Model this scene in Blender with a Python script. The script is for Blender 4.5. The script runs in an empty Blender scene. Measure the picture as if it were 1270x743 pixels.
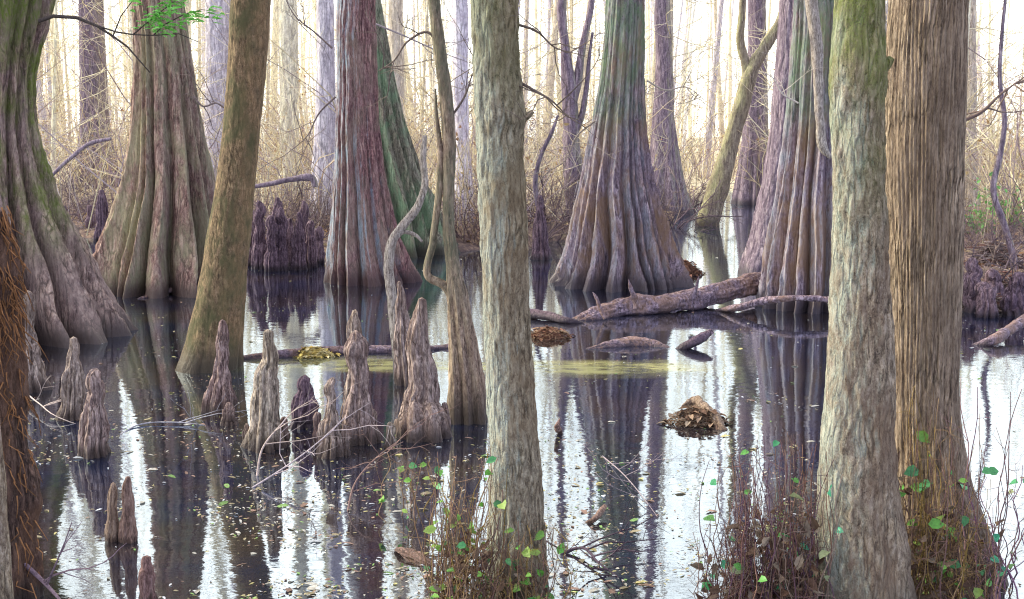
import bpy, math, random
import numpy as np
from mathutils import Vector

SC = bpy.context.scene
COL = SC.collection
R = math.radians

# ------------------------------------------------------------------ camera
F, CX, CY, H = 1533.0, 635.0, 371.5, 1.6
PITCH = math.atan(201.5 / F)
cam_d = bpy.data.cameras.new('camera')
cam = bpy.data.objects.new('camera', cam_d)
COL.objects.link(cam)
cam.location = (0, 0, H)
cam.rotation_euler = (math.pi / 2 - PITCH, 0, 0)
cam_d.sensor_width = 36.0
cam_d.lens = 36.0 * F / 1270.0
cam_d.clip_start = 0.05
cam_d.clip_end = 6000
SC.camera = cam
cP, sP = math.cos(PITCH), math.sin(PITCH)


def ray(px, py):
    x, v = (px - CX) / F, -(py - CY) / F
    return x, cP + v * sP, -sP + v * cP


def at(px, py, Y):
    x, y, z = ray(px, py)
    t = Y / y
    return np.array([x * t, Y, H + z * t])


def gnd(px, py, z=0.0):
    x, y, dz = ray(px, py)
    t = (z - H) / dz
    return np.array([x * t, y * t, z])


def gy(py):
    return gnd(635, py)[1]


# ------------------------------------------------------------------ noise
def _hash(ix, iy, iz, seed):
    h = (ix.astype(np.int64) * 374761393 + iy.astype(np.int64) * 668265263 + iz.astype(np.int64) * 2147483647 + seed * 974634777) & 0xFFFFFFFF
    h = ((h ^ (h >> 13)) * 1274126177) & 0xFFFFFFFF
    h = ((h ^ (h >> 16)) * 2246822519) & 0xFFFFFFFF
    h = h ^ (h >> 15)
    return (h & 0xFFFFFF).astype(np.float64) / 0xFFFFFF * 2 - 1


def vnoise(p, seed=0):
    p = np.asarray(p, float)
    f = np.floor(p)
    i = f.astype(np.int64)
    u = p - f
    u = u * u * u * (u * (u * 6 - 15) + 10)
    o = 0
    for dx in (0, 1):
        wx = u[:, 0] if dx else 1 - u[:, 0]
        for dy in (0, 1):
            wy = u[:, 1] if dy else 1 - u[:, 1]
            for dz in (0, 1):
                wz = u[:, 2] if dz else 1 - u[:, 2]
                o = o + wx * wy * wz * _hash(i[:, 0] + dx, i[:, 1] + dy, i[:, 2] + dz, seed)
    return o


def fbm(p, oct=4, seed=0, gain=0.5):
    p = np.asarray(p, float)
    a, o = 1.0, 0
    for k in range(oct):
        o = o + a * vnoise(p * (2 ** k) + 17.3 * k, seed + k)
        a *= gain
    return o


# ------------------------------------------------------------------ mesh building
class MB:
    def __init__(self):
        self.v, self.f, self.c, self.m = [], [], [], []
        self.n = 0

    def add(self, V, Fc, col=(1, 1, 1), mat=0):
        V = np.asarray(V, float).reshape(-1, 3)
        self.v.append(V)
        col = np.asarray(col, float)
        if col.ndim == 1:
            col = np.tile(col, (len(V), 1))
        self.c.append(col)
        b = self.n
        self.f.extend([tuple(i + b for i in q) for q in Fc])
        self.m.extend([mat] * len(Fc))
        self.n += len(V)

    def tube(self, P, r0, r1=None, sides=4, col=(1, 1, 1), mat=0):
        P = np.asarray(P, float)
        n = len(P)
        if np.ndim(r0) == 0:
            rr = np.linspace(r0, r0 if r1 is None else r1, n)
        else:
            rr = np.asarray(r0, float)
        T = np.gradient(P, axis=0)
        T /= np.linalg.norm(T, axis=1)[:, None] + 1e-9
        ref = np.array([1.0, 0, 0]) if abs(T[:, 0]).mean() < 0.7 else np.array([0, 0, 1.0])
        E1 = ref - T * (T @ ref)[:, None]
        E1 /= np.linalg.norm(E1, axis=1)[:, None] + 1e-9
        E2 = np.cross(T, E1)
        th = np.arange(sides) * 2 * math.pi / sides
        V = P[:, None, :] + rr[:, None, None] * (np.cos(th)[None, :, None] * E1[:, None, :] + np.sin(th)[None, :, None] * E2[:, None, :])
        Fc = []
        for i in range(n - 1):
            for j in range(sides):
                k = (j + 1) % sides
                Fc.append((i * sides + j, i * sides + k, (i + 1) * sides + k, (i + 1) * sides + j))
        Fc.append(tuple(range((n - 1) * sides, n * sides)))
        self.add(V, Fc, col, mat)

    def leaf(self, p, d, up, L, W, col, fold=0.25, mat=0):
        p, d, up = np.array(p, float), np.array(d, float), np.array(up, float)
        d /= np.linalg.norm(d) + 1e-9
        s = np.cross(d, up)
        s /= np.linalg.norm(s) + 1e-9
        n = np.cross(s, d)
        V = [p, p + d * L * .3 + s * W * .45 + n * W * fold, p + d * L * .3, p + d * L * .3 - s * W * .45 + n * W * fold,
             p + d * L * .65 + s * W * .42 + n * W * fold * .6 - n * L * .05, p + d * L * .65 - n * L * .05, p + d * L * .65 - s * W * .42 + n * W * fold * .6 - n * L * .05,
             p + d * L - n * L * .15]
        Fc = [(0, 2, 1), (0, 3, 2), (1, 2, 5, 4), (2, 3, 6, 5), (4, 5, 7), (5, 6, 7)]
        self.add(V, Fc, col, mat)

    def build(self, name, mats, parent=None, smooth=True, loc=None):
        me = bpy.data.meshes.new(name)
        V = np.concatenate(self.v) if self.v else np.zeros((0, 3))
        if loc is not None:
            V = V - np.array(loc)
        me.from_pydata(V.tolist(), [], self.f)
        mats = mats if isinstance(mats, (list, tuple)) else [mats]
        for m in mats:
            me.materials.append(m)
        if len(mats) > 1:
            me.polygons.foreach_set('material_index', self.m)
        if smooth:
            me.polygons.foreach_set('use_smooth', [True] * len(me.polygons))
        ca = me.color_attributes.new('Col', 'FLOAT_COLOR', 'POINT')
        C = np.concatenate(self.c)
        ca.data.foreach_set('color', np.hstack([C, np.ones((len(C), 1))]).ravel())
        me.update()
        o = bpy.data.objects.new(name, me)
        COL.objects.link(o)
        if parent is not None:
            o.parent = parent
        elif loc is not None:
            o.location = loc
        return o


def tag(o, label, cat, group=None, kind=None):
    if label: o['label'] = label
    if cat: o['category'] = cat
    if group: o['group'] = group
    if kind: o['kind'] = kind
    return o


def thing(name, label, cat, loc=(0, 0, 0), group=None):
    o = bpy.data.objects.new(name, None)
    o.empty_display_size = 0.2
    COL.objects.link(o)
    o.location = loc
    return tag(o, label, cat, group)


# ------------------------------------------------------------------ materials
class NT:
    def __init__(self, name):
        self.mat = bpy.data.materials.new(name)
        self.mat.use_nodes = True
        self.t = self.mat.node_tree
        self.t.nodes.clear()
        self.out = self.n('ShaderNodeOutputMaterial')

    def n(self, typ, **kw):
        nd = self.t.nodes.new(typ)
        for k, v in kw.items():
            setattr(nd, k, v)
        return nd

    def l(self, a, b):
        self.t.links.new(a, b)

    def noise(self, vec, scale, detail=5, rough=0.55, dist=0.0):
        nd = self.n('ShaderNodeTexNoise')
        nd.inputs['Scale'].default_value = scale
        nd.inputs['Detail'].default_value = detail
        nd.inputs['Roughness'].default_value = rough
        nd.inputs['Distortion'].default_value = dist
        if vec is not None: self.l(vec, nd.inputs['Vector'])
        return nd.outputs['Fac']

    def mapping(self, vec, scale=(1, 1, 1), loc=(0, 0, 0)):
        nd = self.n('ShaderNodeMapping')
        nd.inputs['Scale'].default_value = scale
        nd.inputs['Location'].default_value = loc
        self.l(vec, nd.inputs['Vector'])
        return nd.outputs['Vector']

    def ramp(self, fac, stops, interp='LINEAR'):
        nd = self.n('ShaderNodeValToRGB')
        cr = nd.color_ramp
        cr.interpolation = interp
        while len(cr.elements) > 1:
            cr.elements.remove(cr.elements[-1])
        for i, (p, c) in enumerate(stops):
            e = cr.elements[0] if i == 0 else cr.elements.new(p)
            e.position = p
            e.color = (c[0], c[1], c[2], 1) if np.ndim(c) else (c, c, c, 1)
        self.l(fac, nd.inputs['Fac'])
        return nd.outputs['Color']

    def math(self, op, a, b=None, clamp=False):
        nd = self.n('ShaderNodeMath', operation=op)
        nd.use_clamp = clamp
        for i, x in enumerate((a, b)):
            if x is None: continue
            if isinstance(x, (int, float)): nd.inputs[i].default_value = x
            else: self.l(x, nd.inputs[i])
        return nd.outputs[0]

    def mix(self, fac, a, b, mode='MIX'):
        nd = self.n('ShaderNodeMix', data_type='RGBA', blend_type=mode)
        for sock, x in ((nd.inputs[0], fac), (nd.inputs[6], a), (nd.inputs[7], b)):
            if isinstance(x, (int, float)): sock.default_value = x
            elif isinstance(x, (tuple, list)): sock.default_value = (*x, 1)
            else: self.l(x, sock)
        return nd.outputs[2]

    def bsdf(self, color, rough=0.85, spec=0.25, normal=None, sub=None):
        b = self.n('ShaderNodeBsdfPrincipled')
        if isinstance(color, (tuple, list)): b.inputs['Base Color'].default_value = (*color, 1)
        else: self.l(color, b.inputs['Base Color'])
        if isinstance(rough, (int, float)): b.inputs['Roughness'].default_value = rough
        else: self.l(rough, b.inputs['Roughness'])
        b.inputs['Specular IOR Level'].default_value = spec
        if normal is not None: self.l(normal, b.inputs['Normal'])
        return b.outputs['BSDF']

    def bump(self, h, strength, dist=0.01, normal=None):
        b = self.n('ShaderNodeBump')
        b.inputs['Strength'].default_value = strength
        b.inputs['Distance'].default_value = dist
        self.l(h, b.inputs['Height'])
        if normal is not None: self.l(normal, b.inputs['Normal'])
        return b.outputs['Normal']

    def done(self, sh):
        self.l(sh, self.out.inputs['Surface'])
        return self.mat


def bark(name, dark, mid, light, patch=None, patch_amt=0.5, patch_scale=2.5, streak=22, stretch=0.12, bump=0.6,
         side=None, side_col=None, side_amt=0.7, wet=0.24, moss=None, moss_z=(0, 0), vary=0.0, speck=0.5, bdist=0.012):
    """weathered bark: streaks along the trunk, lichen patches, lichen and painted side light on one flank, a wet dark foot at the waterline"""
    m = NT(name)
    tc = m.n('ShaderNodeTexCoord').outputs['Object']
    geo = m.n('ShaderNodeNewGeometry')
    # warp the coordinates a little so that no streak runs dead straight
    wn = m.n('ShaderNodeTexNoise')
    wn.inputs['Scale'].default_value = 5
    wn.inputs['Detail'].default_value = 4
    m.l(tc, wn.inputs['Vector'])
    wm = m.n('ShaderNodeVectorMath', operation='MULTIPLY_ADD')
    m.l(wn.outputs['Color'], wm.inputs[0])
    wm.inputs[1].default_value = (.05, .05, .12)
    m.l(tc, wm.inputs[2])
    tw = wm.outputs[0]
    v = m.mapping(tw, (1, 1, stretch))
    s1 = m.noise(v, streak, 10, 0.72, 0.3)
    s2 = m.noise(m.mapping(tc, (1, 1, stretch * 2.5)), streak * 3.2, 6, 0.75)
    big = m.noise(m.mapping(tc, (1, 1, .55), (3.1, 1.7, 0.4)), patch_scale, 8, 0.7, 0.6)
    med = m.noise(m.mapping(tc, (1, 1, .5), (9, 1.7, 0.4)), patch_scale * 3, 8, 0.72, 0.3)
    sp = m.noise(m.mapping(tc, (1, 1, .6), (7, 2, 5)), max(46, streak), 5, 0.75)
    vo = m.n('ShaderNodeTexVoronoi', feature='DISTANCE_TO_EDGE')
    vo.inputs['Scale'].default_value = streak * .75
    vo.inputs['Randomness'].default_value = 1
    m.l(m.mapping(tw, (1, 1, min(stretch * .8, .15))), vo.inputs['Vector'])
    crack = m.ramp(vo.outputs['Distance'], [(0.0, 1.0), (0.05, .7), (0.16, 0.0)])
    crack = m.math('MULTIPLY', crack, m.ramp(med, [(.42, .08), (.58, 1.0)]))
    if not name.startswith('bark_far'):
        dark = tuple(x * .6 for x in dark)
    hgt = m.math('ADD', m.math('MULTIPLY', s1, 0.65), m.math('MULTIPLY', s2, 0.35))
    c = m.ramp(hgt, [(0.39, dark), (0.49, mid), (0.59, light)])
    c = m.mix(1.0, c, m.ramp(med, [(.34, (.55, .52, .55)), (.5, (1, .98, .97)), (.66, (1.35, 1.33, 1.25))]), 'MULTIPLY')
    c = m.mix(m.math('MULTIPLY', crack, .8), c, tuple(x * .45 for x in dark))
    # mottling
    c = m.mix(m.math('MULTIPLY', m.ramp(sp, [(0.52, 0.0), (0.64, 1.0)]), speck), c, tuple(x * .38 for x in mid))
    c = m.mix(m.math('MULTIPLY', m.ramp(sp, [(0.34, 1.0), (0.44, 0.0)]), speck * .8), c, tuple(min(1, x * 1.35) for x in light))
    hgt = m.math('SUBTRACT', hgt, m.math('MULTIPLY', crack, .5))
    if patch is not None:
        f = m.ramp(big, [(0.45, 0.0), (0.6, 1.0)])
        f = m.math('MULTIPLY', f, m.math('MULTIPLY_ADD', s2, 1.3) if False else m.math('MULTIPLY', s2, 1.6))
        c = m.mix(m.math('MULTIPLY', f, patch_amt, True), c, patch)
    if side is not None:  # flank tint by normal: lichen, and side light put into the colour
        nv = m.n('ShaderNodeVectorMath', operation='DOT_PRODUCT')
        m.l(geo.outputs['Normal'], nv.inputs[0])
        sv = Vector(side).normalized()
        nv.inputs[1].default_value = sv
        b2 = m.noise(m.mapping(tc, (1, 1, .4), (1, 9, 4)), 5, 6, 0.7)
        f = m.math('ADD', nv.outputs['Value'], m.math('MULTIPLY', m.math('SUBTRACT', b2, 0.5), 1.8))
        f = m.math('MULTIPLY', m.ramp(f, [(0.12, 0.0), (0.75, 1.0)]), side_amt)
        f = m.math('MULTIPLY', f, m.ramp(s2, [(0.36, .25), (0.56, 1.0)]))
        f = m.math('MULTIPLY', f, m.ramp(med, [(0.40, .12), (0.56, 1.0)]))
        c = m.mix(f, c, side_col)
    if moss is not None:
        sx = m.n('ShaderNodeSeparateXYZ')
        m.l(tc, sx.inputs[0])
        b3 = m.noise(m.mapping(tc, (1, 1, .6), (4, 4, 1)), 3.4, 7, 0.68)
        z0, z1 = moss_z
        mr = m.n('ShaderNodeMapRange', interpolation_type='SMOOTHSTEP')
        m.l(sx.outputs['Z'], mr.inputs['Value'])
        mr.inputs['From Min'].default_value = z0
        mr.inputs['From Max'].default_value = z1
        f = m.math('MULTIPLY', mr.outputs[0], m.math('MULTIPLY', m.ramp(b3, [(0.38, 0.0), (0.58, 1.0)]), m.ramp(s2, [(.36, .3), (.56, 1.0)])))
        c = m.mix(m.math('MULTIPLY', f, .85), c, moss)
    hs = m.n('ShaderNodeHueSaturation')
    hs.inputs['Saturation'].default_value = .88 if name in ('bark_furrowed_brown', 'bark_knee', 'bark_red_knee', 'bark_yellow_lit_flank', 'bark_rotten_red', 'bark_lichen_grey', 'bark_log') else 1.15
    m.l(c, hs.inputs['Color'])
    c = hs.outputs['Color']
    if vary > 0:
        oi = m.n('ShaderNodeObjectInfo')
        hv = m.n('ShaderNodeHueSaturation')
        m.l(c, hv.inputs['Color'])
        m.l(m.math('ADD', m.math('MULTIPLY', oi.outputs['Random'], vary), 1 - vary / 2), hv.inputs['Value'])
        m.l(m.math('ADD', m.math('MULTIPLY', oi.outputs['Random'], .06), .47), hv.inputs['Hue'])
        c = hv.outputs['Color']
    rough = 0.86
    if wet > 0:
        sz = m.n('ShaderNodeSeparateXYZ')
        m.l(geo.outputs['Position'], sz.inputs[0])
        wz = m.math('SUBTRACT', sz.outputs['Z'], m.math('MULTIPLY', m.math('SUBTRACT', s1, 0.5), 0.25))
        mr = m.n('ShaderNodeMapRange', interpolation_type='SMOOTHSTEP')
        m.l(wz, mr.inputs['Value'])
        mr.inputs['From Min'].default_value = wet * .1
        mr.inputs['From Max'].default_value = wet
        mr.inputs['To Min'].default_value = 1
        mr.inputs['To Max'].default_value = 0
        wcol = tuple(x * .28 for x in mid)
        c = m.mix(m.math('MULTIPLY', mr.outputs[0], .95), c, wcol)
        rough = m.math('SUBTRACT', .88, m.math('MULTIPLY', mr.outputs[0], .45))
    nrm = m.bump(hgt, bump, bdist)
    nrm = m.bump(sp, bump * .35, .004, nrm)
    return m.done(m.bsdf(c, rough, 0.25, nrm))


def vcol_mat(name, rough=0.7, spec=0.25, bump=0.0, transl=0.0, scale=60, dark=.6):
    """colour per strand / leaf from the mesh, with fine procedural mottling"""
    m = NT(name)
    a = m.n('ShaderNodeVertexColor', layer_name='Col')
    tc = m.n('ShaderNodeTexCoord').outputs['Object']
    ns = m.noise(tc, scale, 4, .6)
    c = m.mix(1.0, a.outputs['Color'], m.ramp(ns, [(0.3, dark), (0.65, 1.15)]), 'MULTIPLY')
    sh = m.bsdf(c, rough, spec, m.bump(ns, bump, .004) if bump else None)
    if transl > 0:
        tr = m.n('ShaderNodeBsdfTranslucent')
        m.l(c, tr.inputs['Color'])
        mx = m.n('ShaderNodeMixShader')
        mx.inputs[0].default_value = transl
        m.l(sh, mx.inputs[1])
        m.l(tr.outputs[0], mx.inputs[2])
        sh = mx.outputs[0]
    return m.done(sh)


BK = {  # violet and blue tones put shade tints into the bark colours
    'mossy': bark('bark_mossy_buttress', (.075, .05, .048), (.26, .185, .165), (.46, .36, .315), patch=(.27, .21, .19), moss=(.10, .15, .02), moss_z=(.5, 1.2), streak=28),
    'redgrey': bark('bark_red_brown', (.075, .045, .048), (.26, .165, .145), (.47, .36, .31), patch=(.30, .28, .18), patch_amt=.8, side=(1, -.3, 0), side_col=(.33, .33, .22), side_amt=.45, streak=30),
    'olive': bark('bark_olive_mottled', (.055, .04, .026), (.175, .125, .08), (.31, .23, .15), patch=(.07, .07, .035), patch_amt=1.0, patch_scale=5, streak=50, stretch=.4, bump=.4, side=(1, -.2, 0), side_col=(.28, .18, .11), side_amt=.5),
    'purple': bark('bark_purple_grey', (.065, .045, .062), (.23, .175, .205), (.44, .365, .40), patch=(.25, .165, .11), patch_amt=.95, side=(-1, -.2, 0), side_col=(.32, .36, .43), side_amt=.5, streak=30, moss=(.13, .20, .11), moss_z=(1.3, 2.3)),  # bluish left flank puts rim light into the bark colour
    'dark': bark('bark_dark_red_blue', (.06, .035, .045), (.23, .125, .125), (.41, .285, .27), patch=(.25, .21, .16), patch_amt=.5, side=(-1, -.05, 0), side_col=(.34, .44, .52), side_amt=.75, streak=32),  # blue left edge is rim light painted into the bark
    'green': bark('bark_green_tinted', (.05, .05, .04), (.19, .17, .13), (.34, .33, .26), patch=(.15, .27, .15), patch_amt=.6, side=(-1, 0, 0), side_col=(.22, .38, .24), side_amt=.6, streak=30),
    'lichen': bark('bark_lichen_grey', (.085, .06, .038), (.29, .225, .14), (.49, .42, .29), patch=(.20, .125, .06), patch_amt=.7, patch_scale=3, streak=62, stretch=.3, bump=.9, side=(-1, -.25, 0), side_col=(.38, .43, .38), side_amt=.85, bdist=.016, moss=(.15, .165, .04), moss_z=(1.1, 2.6)),  # lichen, with sky light from the left put into the flank colour
    'lichen2': bark('bark_pale_lichen', (.095, .066, .052), (.31, .245, .18), (.53, .45, .36), patch=(.18, .12, .085), patch_amt=.8, patch_scale=4.2, streak=62, stretch=.3, bump=.9, side=(-1, -.15, 0), side_col=(.40, .45, .40), side_amt=.75, bdist=.016, moss=(.16, .20, .05), moss_z=(1.1, 2.1)),  # left flank: lichen plus bluish side light put into the colour
    'furrow': bark('bark_furrowed_brown', (.075, .046, .028), (.34, .235, .15), (.56, .43, .30), patch=(.21, .14, .085), patch_amt=.5, streak=70, stretch=.08, bump=.9, speck=.3, bdist=.02, wet=.35),
    'thin': bark('bark_thin_dark', (.06, .04, .032), (.27, .195, .15), (.50, .40, .32), streak=50, stretch=.15, moss=(.09, .10, .065), moss_z=(.45, 1.0), side=(-1, -.6, 0), side_col=(.46, .38, .28), side_amt=.5),
    'pale': bark('bark_pale_sapling', (.17, .14, .12), (.37, .32, .28), (.56, .51, .46), streak=70, stretch=.3),
    'leaner': bark('bark_yellow_lit_flank', (.09, .065, .05), (.27, .205, .145), (.44, .37, .26), patch=(.22, .165, .085), side=(-1, -.2, .3), side_col=(.43, .42, .18), side_amt=.7, streak=30),  # yellow left flank is sunlight put into the bark colour
    'far_a': bark('bark_far_cream', (.46, .41, .32), (.74, .68, .54), (.88, .84, .72), streak=22, stretch=.15, wet=0, vary=.5),  # far_a to far_c: haze and sunlight put into paled bark colours
    'far_b': bark('bark_far_lilac', (.32, .29, .34), (.58, .54, .60), (.80, .77, .82), streak=22, stretch=.15, wet=0, vary=.5),
    'far_c': bark('bark_far_tan', (.36, .31, .25), (.62, .56, .46), (.82, .77, .66), streak=22, stretch=.15, wet=0, vary=.5),
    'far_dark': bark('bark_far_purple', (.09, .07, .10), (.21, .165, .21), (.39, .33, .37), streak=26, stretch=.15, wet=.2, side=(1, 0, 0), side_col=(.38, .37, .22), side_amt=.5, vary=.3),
    'knee': bark('bark_knee', (.07, .043, .038), (.32, .22, .185), (.58, .45, .385), patch=(.14, .08, .055), patch_amt=.7, patch_scale=6, streak=55, stretch=.13, bump=1.0, wet=.10, vary=.35),
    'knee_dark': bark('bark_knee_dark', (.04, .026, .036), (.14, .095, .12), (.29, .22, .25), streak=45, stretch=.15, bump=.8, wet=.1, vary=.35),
    'red_knee': bark('bark_red_knee', (.08, .04, .03), (.25, .14, .105), (.40, .26, .21), streak=80, stretch=.12, bump=.8, wet=.03, vary=.2),
    'log': bark('bark_log', (.055, .036, .05), (.22, .145, .185), (.44, .33, .40), patch=(.25, .13, .07), patch_amt=.7, patch_scale=5, streak=34, stretch=1.0, bump=1.0, wet=.035),
    'rot': bark('bark_rotten_red', (.03, .018, .014), (.09, .048, .036), (.18, .10, .07), patch=(.20, .09, .04), patch_amt=.6, streak=60, stretch=.14, bump=1.0, wet=.1),
}
M_LEAF = vcol_mat('leaf_green', .45, .4, 0, .35, 90, .75)
M_DRY = vcol_mat('dry_leaf', .8, .2, 0, .2, 90, .6)
M_TWIG = vcol_mat('twig_bark', .85, .2, .3, 0, 70, .55)
M_BRUSH = vcol_mat('dry_brush', .85, .15, 0, .3, 30, .85)  # background twigs paled; haze and sunlight put into their mesh colours
M_FAR = vcol_mat('far_wood', .9, .1, 0, 0, 1.2, .85)


# ------------------------------------------------------------------ trunk geometry
def smooth_path(P, n):
    """Catmull-Rom resample of rows (any width)"""
    P = np.asarray(P, float)
    d = np.r_[0, np.cumsum(np.linalg.norm(np.diff(P[:, :3], axis=0), axis=1))]
    t = np.linspace(0, d[-1], n) if np.ndim(n) == 0 else np.asarray(n) * d[-1]
    m = np.gradient(P, d, axis=0)
    k = np.clip(np.searchsorted(d, t, side='right') - 1, 0, len(d) - 2)
    h = (d[k + 1] - d[k])[:, None]
    u = ((t - d[k])[:, None]) / h
    return ((2 * u ** 3 - 3 * u ** 2 + 1) * P[k] + (u ** 3 - 2 * u ** 2 + u) * h * m[k] + (-2 * u ** 3 + 3 * u ** 2) * P[k + 1] + (u ** 3 - u ** 2) * h * m[k + 1])


def fluted(mb, path, nth=96, nz=140, ridges=0, amp=0.0, flare=1.0, bark_amp=.006, bark_f=18, bark_st=.18, lump=.02, seed=1, split=2.2,
           furrow=0, furrow_amp=.01, tip_round=False, ref=(1, 0, 0), zsplit=None, strips=0):
    """path rows: x y z r, from foot to top. ridges = buttress flutes that fade upward"""
    rng = np.random.RandomState(seed)
    path = np.asarray(path, float)
    if zsplit is not None:      # more rings in the lower, seen part
        L = np.r_[0, np.cumsum(np.linalg.norm(np.diff(path[:, :3], axis=0), axis=1))]
        a = np.interp(zsplit, path[:, 2], L) / L[-1]
        ts = np.r_[np.linspace(0, a, int(nz * .85), endpoint=False), np.linspace(a, 1, int(nz * .15))]
    else:
        ts = nz
    Q = smooth_path(path, ts)
    C, rr = Q[:, :3], np.maximum(Q[:, 3], .0015)
    n = len(C)
    T = np.gradient(C, axis=0)
    T /= np.linalg.norm(T, axis=1)[:, None]
    refv = np.array(ref, float)
    E1 = refv - T * (T @ refv)[:, None]
    E1 /= np.linalg.norm(E1, axis=1)[:, None]
    E2 = np.cross(T, E1)
    th = np.arange(nth) * 2 * math.pi / nth
    TH = np.tile(th, (n, 1))
    s = np.r_[0, np.cumsum(np.linalg.norm(np.diff(C, axis=0), axis=1))]
    z = np.maximum(C[:, 2], 0)[:, None]
    rad = np.tile(rr[:, None], (1, nth))
    # flattened lumps
    cosT, sinT = np.cos(TH), np.sin(TH)
    S = np.tile(s[:, None], (1, nth))
    base = np.stack([cosT * rr[:, None], sinT * rr[:, None], S], -1).reshape(-1, 3)
    if lump:
        q = base / max(rr.max(), .02) * 1.1
        q[:, 2] *= .45
        rad = rad * (1 + lump * 2.2 * fbm(q + seed * 3.3, 3, seed).reshape(n, nth))
    if ridges:
        wd = rng.uniform(.45, 1.7, ridges)
        a0 = np.cumsum(wd / wd.sum() * 2 * math.pi) + rng.uniform(0, 6)
        strength = rng.uniform(.62, 1.0, ridges)
        wob = .09 * vnoise(np.stack([s * .7, s * 0 + seed, s * 0], -1), seed)[:, None] + .06 * vnoise(base * np.array([5, 5, 1.8]), seed + 5).reshape(n, nth)
        tt = (TH + wob - a0[0]) % (2 * math.pi)
        a0 = a0 - a0[0]
        A = np.r_[a0, 2 * math.pi]
        k = np.clip(np.searchsorted(A, tt.ravel(), side='right') - 1, 0, ridges - 1).reshape(n, nth)
        # valley angle of each cell is its two ends, the ridge is in the middle
        lo, hi = A[k], A[k + 1]
        d = np.abs((tt - (lo + hi) / 2) / ((hi - lo) / 2))
        prof = 1 - d ** 1.7
        fade = np.exp(-(z / flare) ** 1.3)
        rad = rad * (1 - amp * fade * (1 - prof * strength[k]))
        rad = rad * (1 + .10 * np.exp(-z / .18) * (strength[k] - .8) * 2)
        rad = rad * (1 + .30 * amp * fade)          # keep the outline where the ridges stand
        # secondary folds
        rad = rad * (1 - .20 * amp * fade * np.abs(np.sin(tt * ridges * 1.15 + 2.5 * np.sin(tt * 2 + seed) + 1.2 * np.sin(s * 1.1)[:, None])) ** .7)
    if furrow:
        q = np.stack([cosT * furrow / 6.28, sinT * furrow / 6.28, S * 1.6], -1).reshape(-1, 3)
        w = vnoise(q * np.array([1, 1, 1.0]) + 5, seed + 9)
        ph = TH.ravel() * furrow + 3.0 * fbm(np.stack([cosT * 2, sinT * 2, S * 2.2], -1).reshape(-1, 3), 3, seed + 2)
        rid = np.abs(np.sin(ph / 2)) ** .6
        rad = rad + (furrow_amp * (rid - .6 + .45 * w)).reshape(n, nth)
    if bark_amp:
        q = base * np.array([bark_f, bark_f, bark_f * bark_st])
        rad = rad + bark_amp * fbm(q + seed, 4, seed + 3, .6).reshape(n, nth)
    V = C[:, None, :] + rad[..., None] * (cosT[..., None] * E1[:, None, :] + sinT[..., None] * E2[:, None, :])
    idx = np.arange(n * nth).reshape(n, nth)
    a, b = idx[:-1], idx[1:]
    Fq = np.stack([a, np.roll(a, -1, 1), np.roll(b, -1, 1), b], -1).reshape(-1, 4).tolist()
    V = V.reshape(-1, 3)
    top = len(V)
    V = np.vstack([V, C[-1] + T[-1] * rr[-1] * (.6 if tip_round else .1), C[0] - T[0] * rr[0] * (.3 if tip_round else 0)])
    Fq += [(int(idx[-1, j]), int(idx[-1, (j + 1) % nth]), top) for j in range(nth)]
    Fq += [(int(idx[0, (j + 1) % nth]), int(idx[0, j]), top + 1) for j in range(nth)]
    mb.add(V, Fq)


def grow(mb, rng, p, d, L, r, depth, kids=(5, 4, 3), sides=4, up=.15, col=(.4, .35, .3), jit=.25, kscale=.5, npt=5, ang=(.5, 1.1)):
    d = np.array(d, float)
    d /= np.linalg.norm(d)
    P = [np.array(p, float)]
    for i in range(npt - 1):
        d = d + rng.normal(0, jit, 3) * .5 + np.array([0, 0, up * .3])
        d /= np.linalg.norm(d)
        P.append(P[-1] + d * L / (npt - 1))
    mb.tube(P, r, r * .35, max(3, sides), col)
    if depth > 0:
        nk = kids[-depth] if depth <= len(kids) else 3
        for i in range(nk):
            t = rng.uniform(.25, 1.0) * (npt - 1)
            k = min(int(t), npt - 2)
            q = P[k] + (P[k + 1] - P[k]) * (t - k)
            ax = (P[k + 1] - P[k])
            ax /= np.linalg.norm(ax)
            o = rng.normal(0, 1, 3)
            o -= ax * (o @ ax)
            o /= np.linalg.norm(o)
            an = rng.uniform(*ang)
            nd = ax * math.cos(an) + o * math.sin(an)
            grow(mb, rng, q, nd, L * kscale * rng.uniform(.6, 1.2), r * .45, depth - 1, kids, sides - 1, up, col, jit, kscale, max(3, npt - 1), ang)
    return P


def crown_mb(rng, top, h0, h1, n=14, L=3.0, r=.05, col=(.3, .25, .22)):
    """bare winter crown: limbs along the upper trunk. top = function height -> point"""
    mb = MB()
    for i in range(n):
        h = h0 + (h1 - h0) * (i + rng.uniform(0, 1)) / n
        a = rng.uniform(0, 6.28)
        el = rng.uniform(.2, .9)
        k = 1 - .55 * (h - h0) / (h1 - h0)
        grow(mb, rng, top(h), (math.cos(a) * math.cos(el), math.sin(a) * math.cos(el), math.sin(el)), L * k * rng.uniform(.7, 1.2), r * k, 2, (5, 4), 5, .2, col)
    return mb


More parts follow.
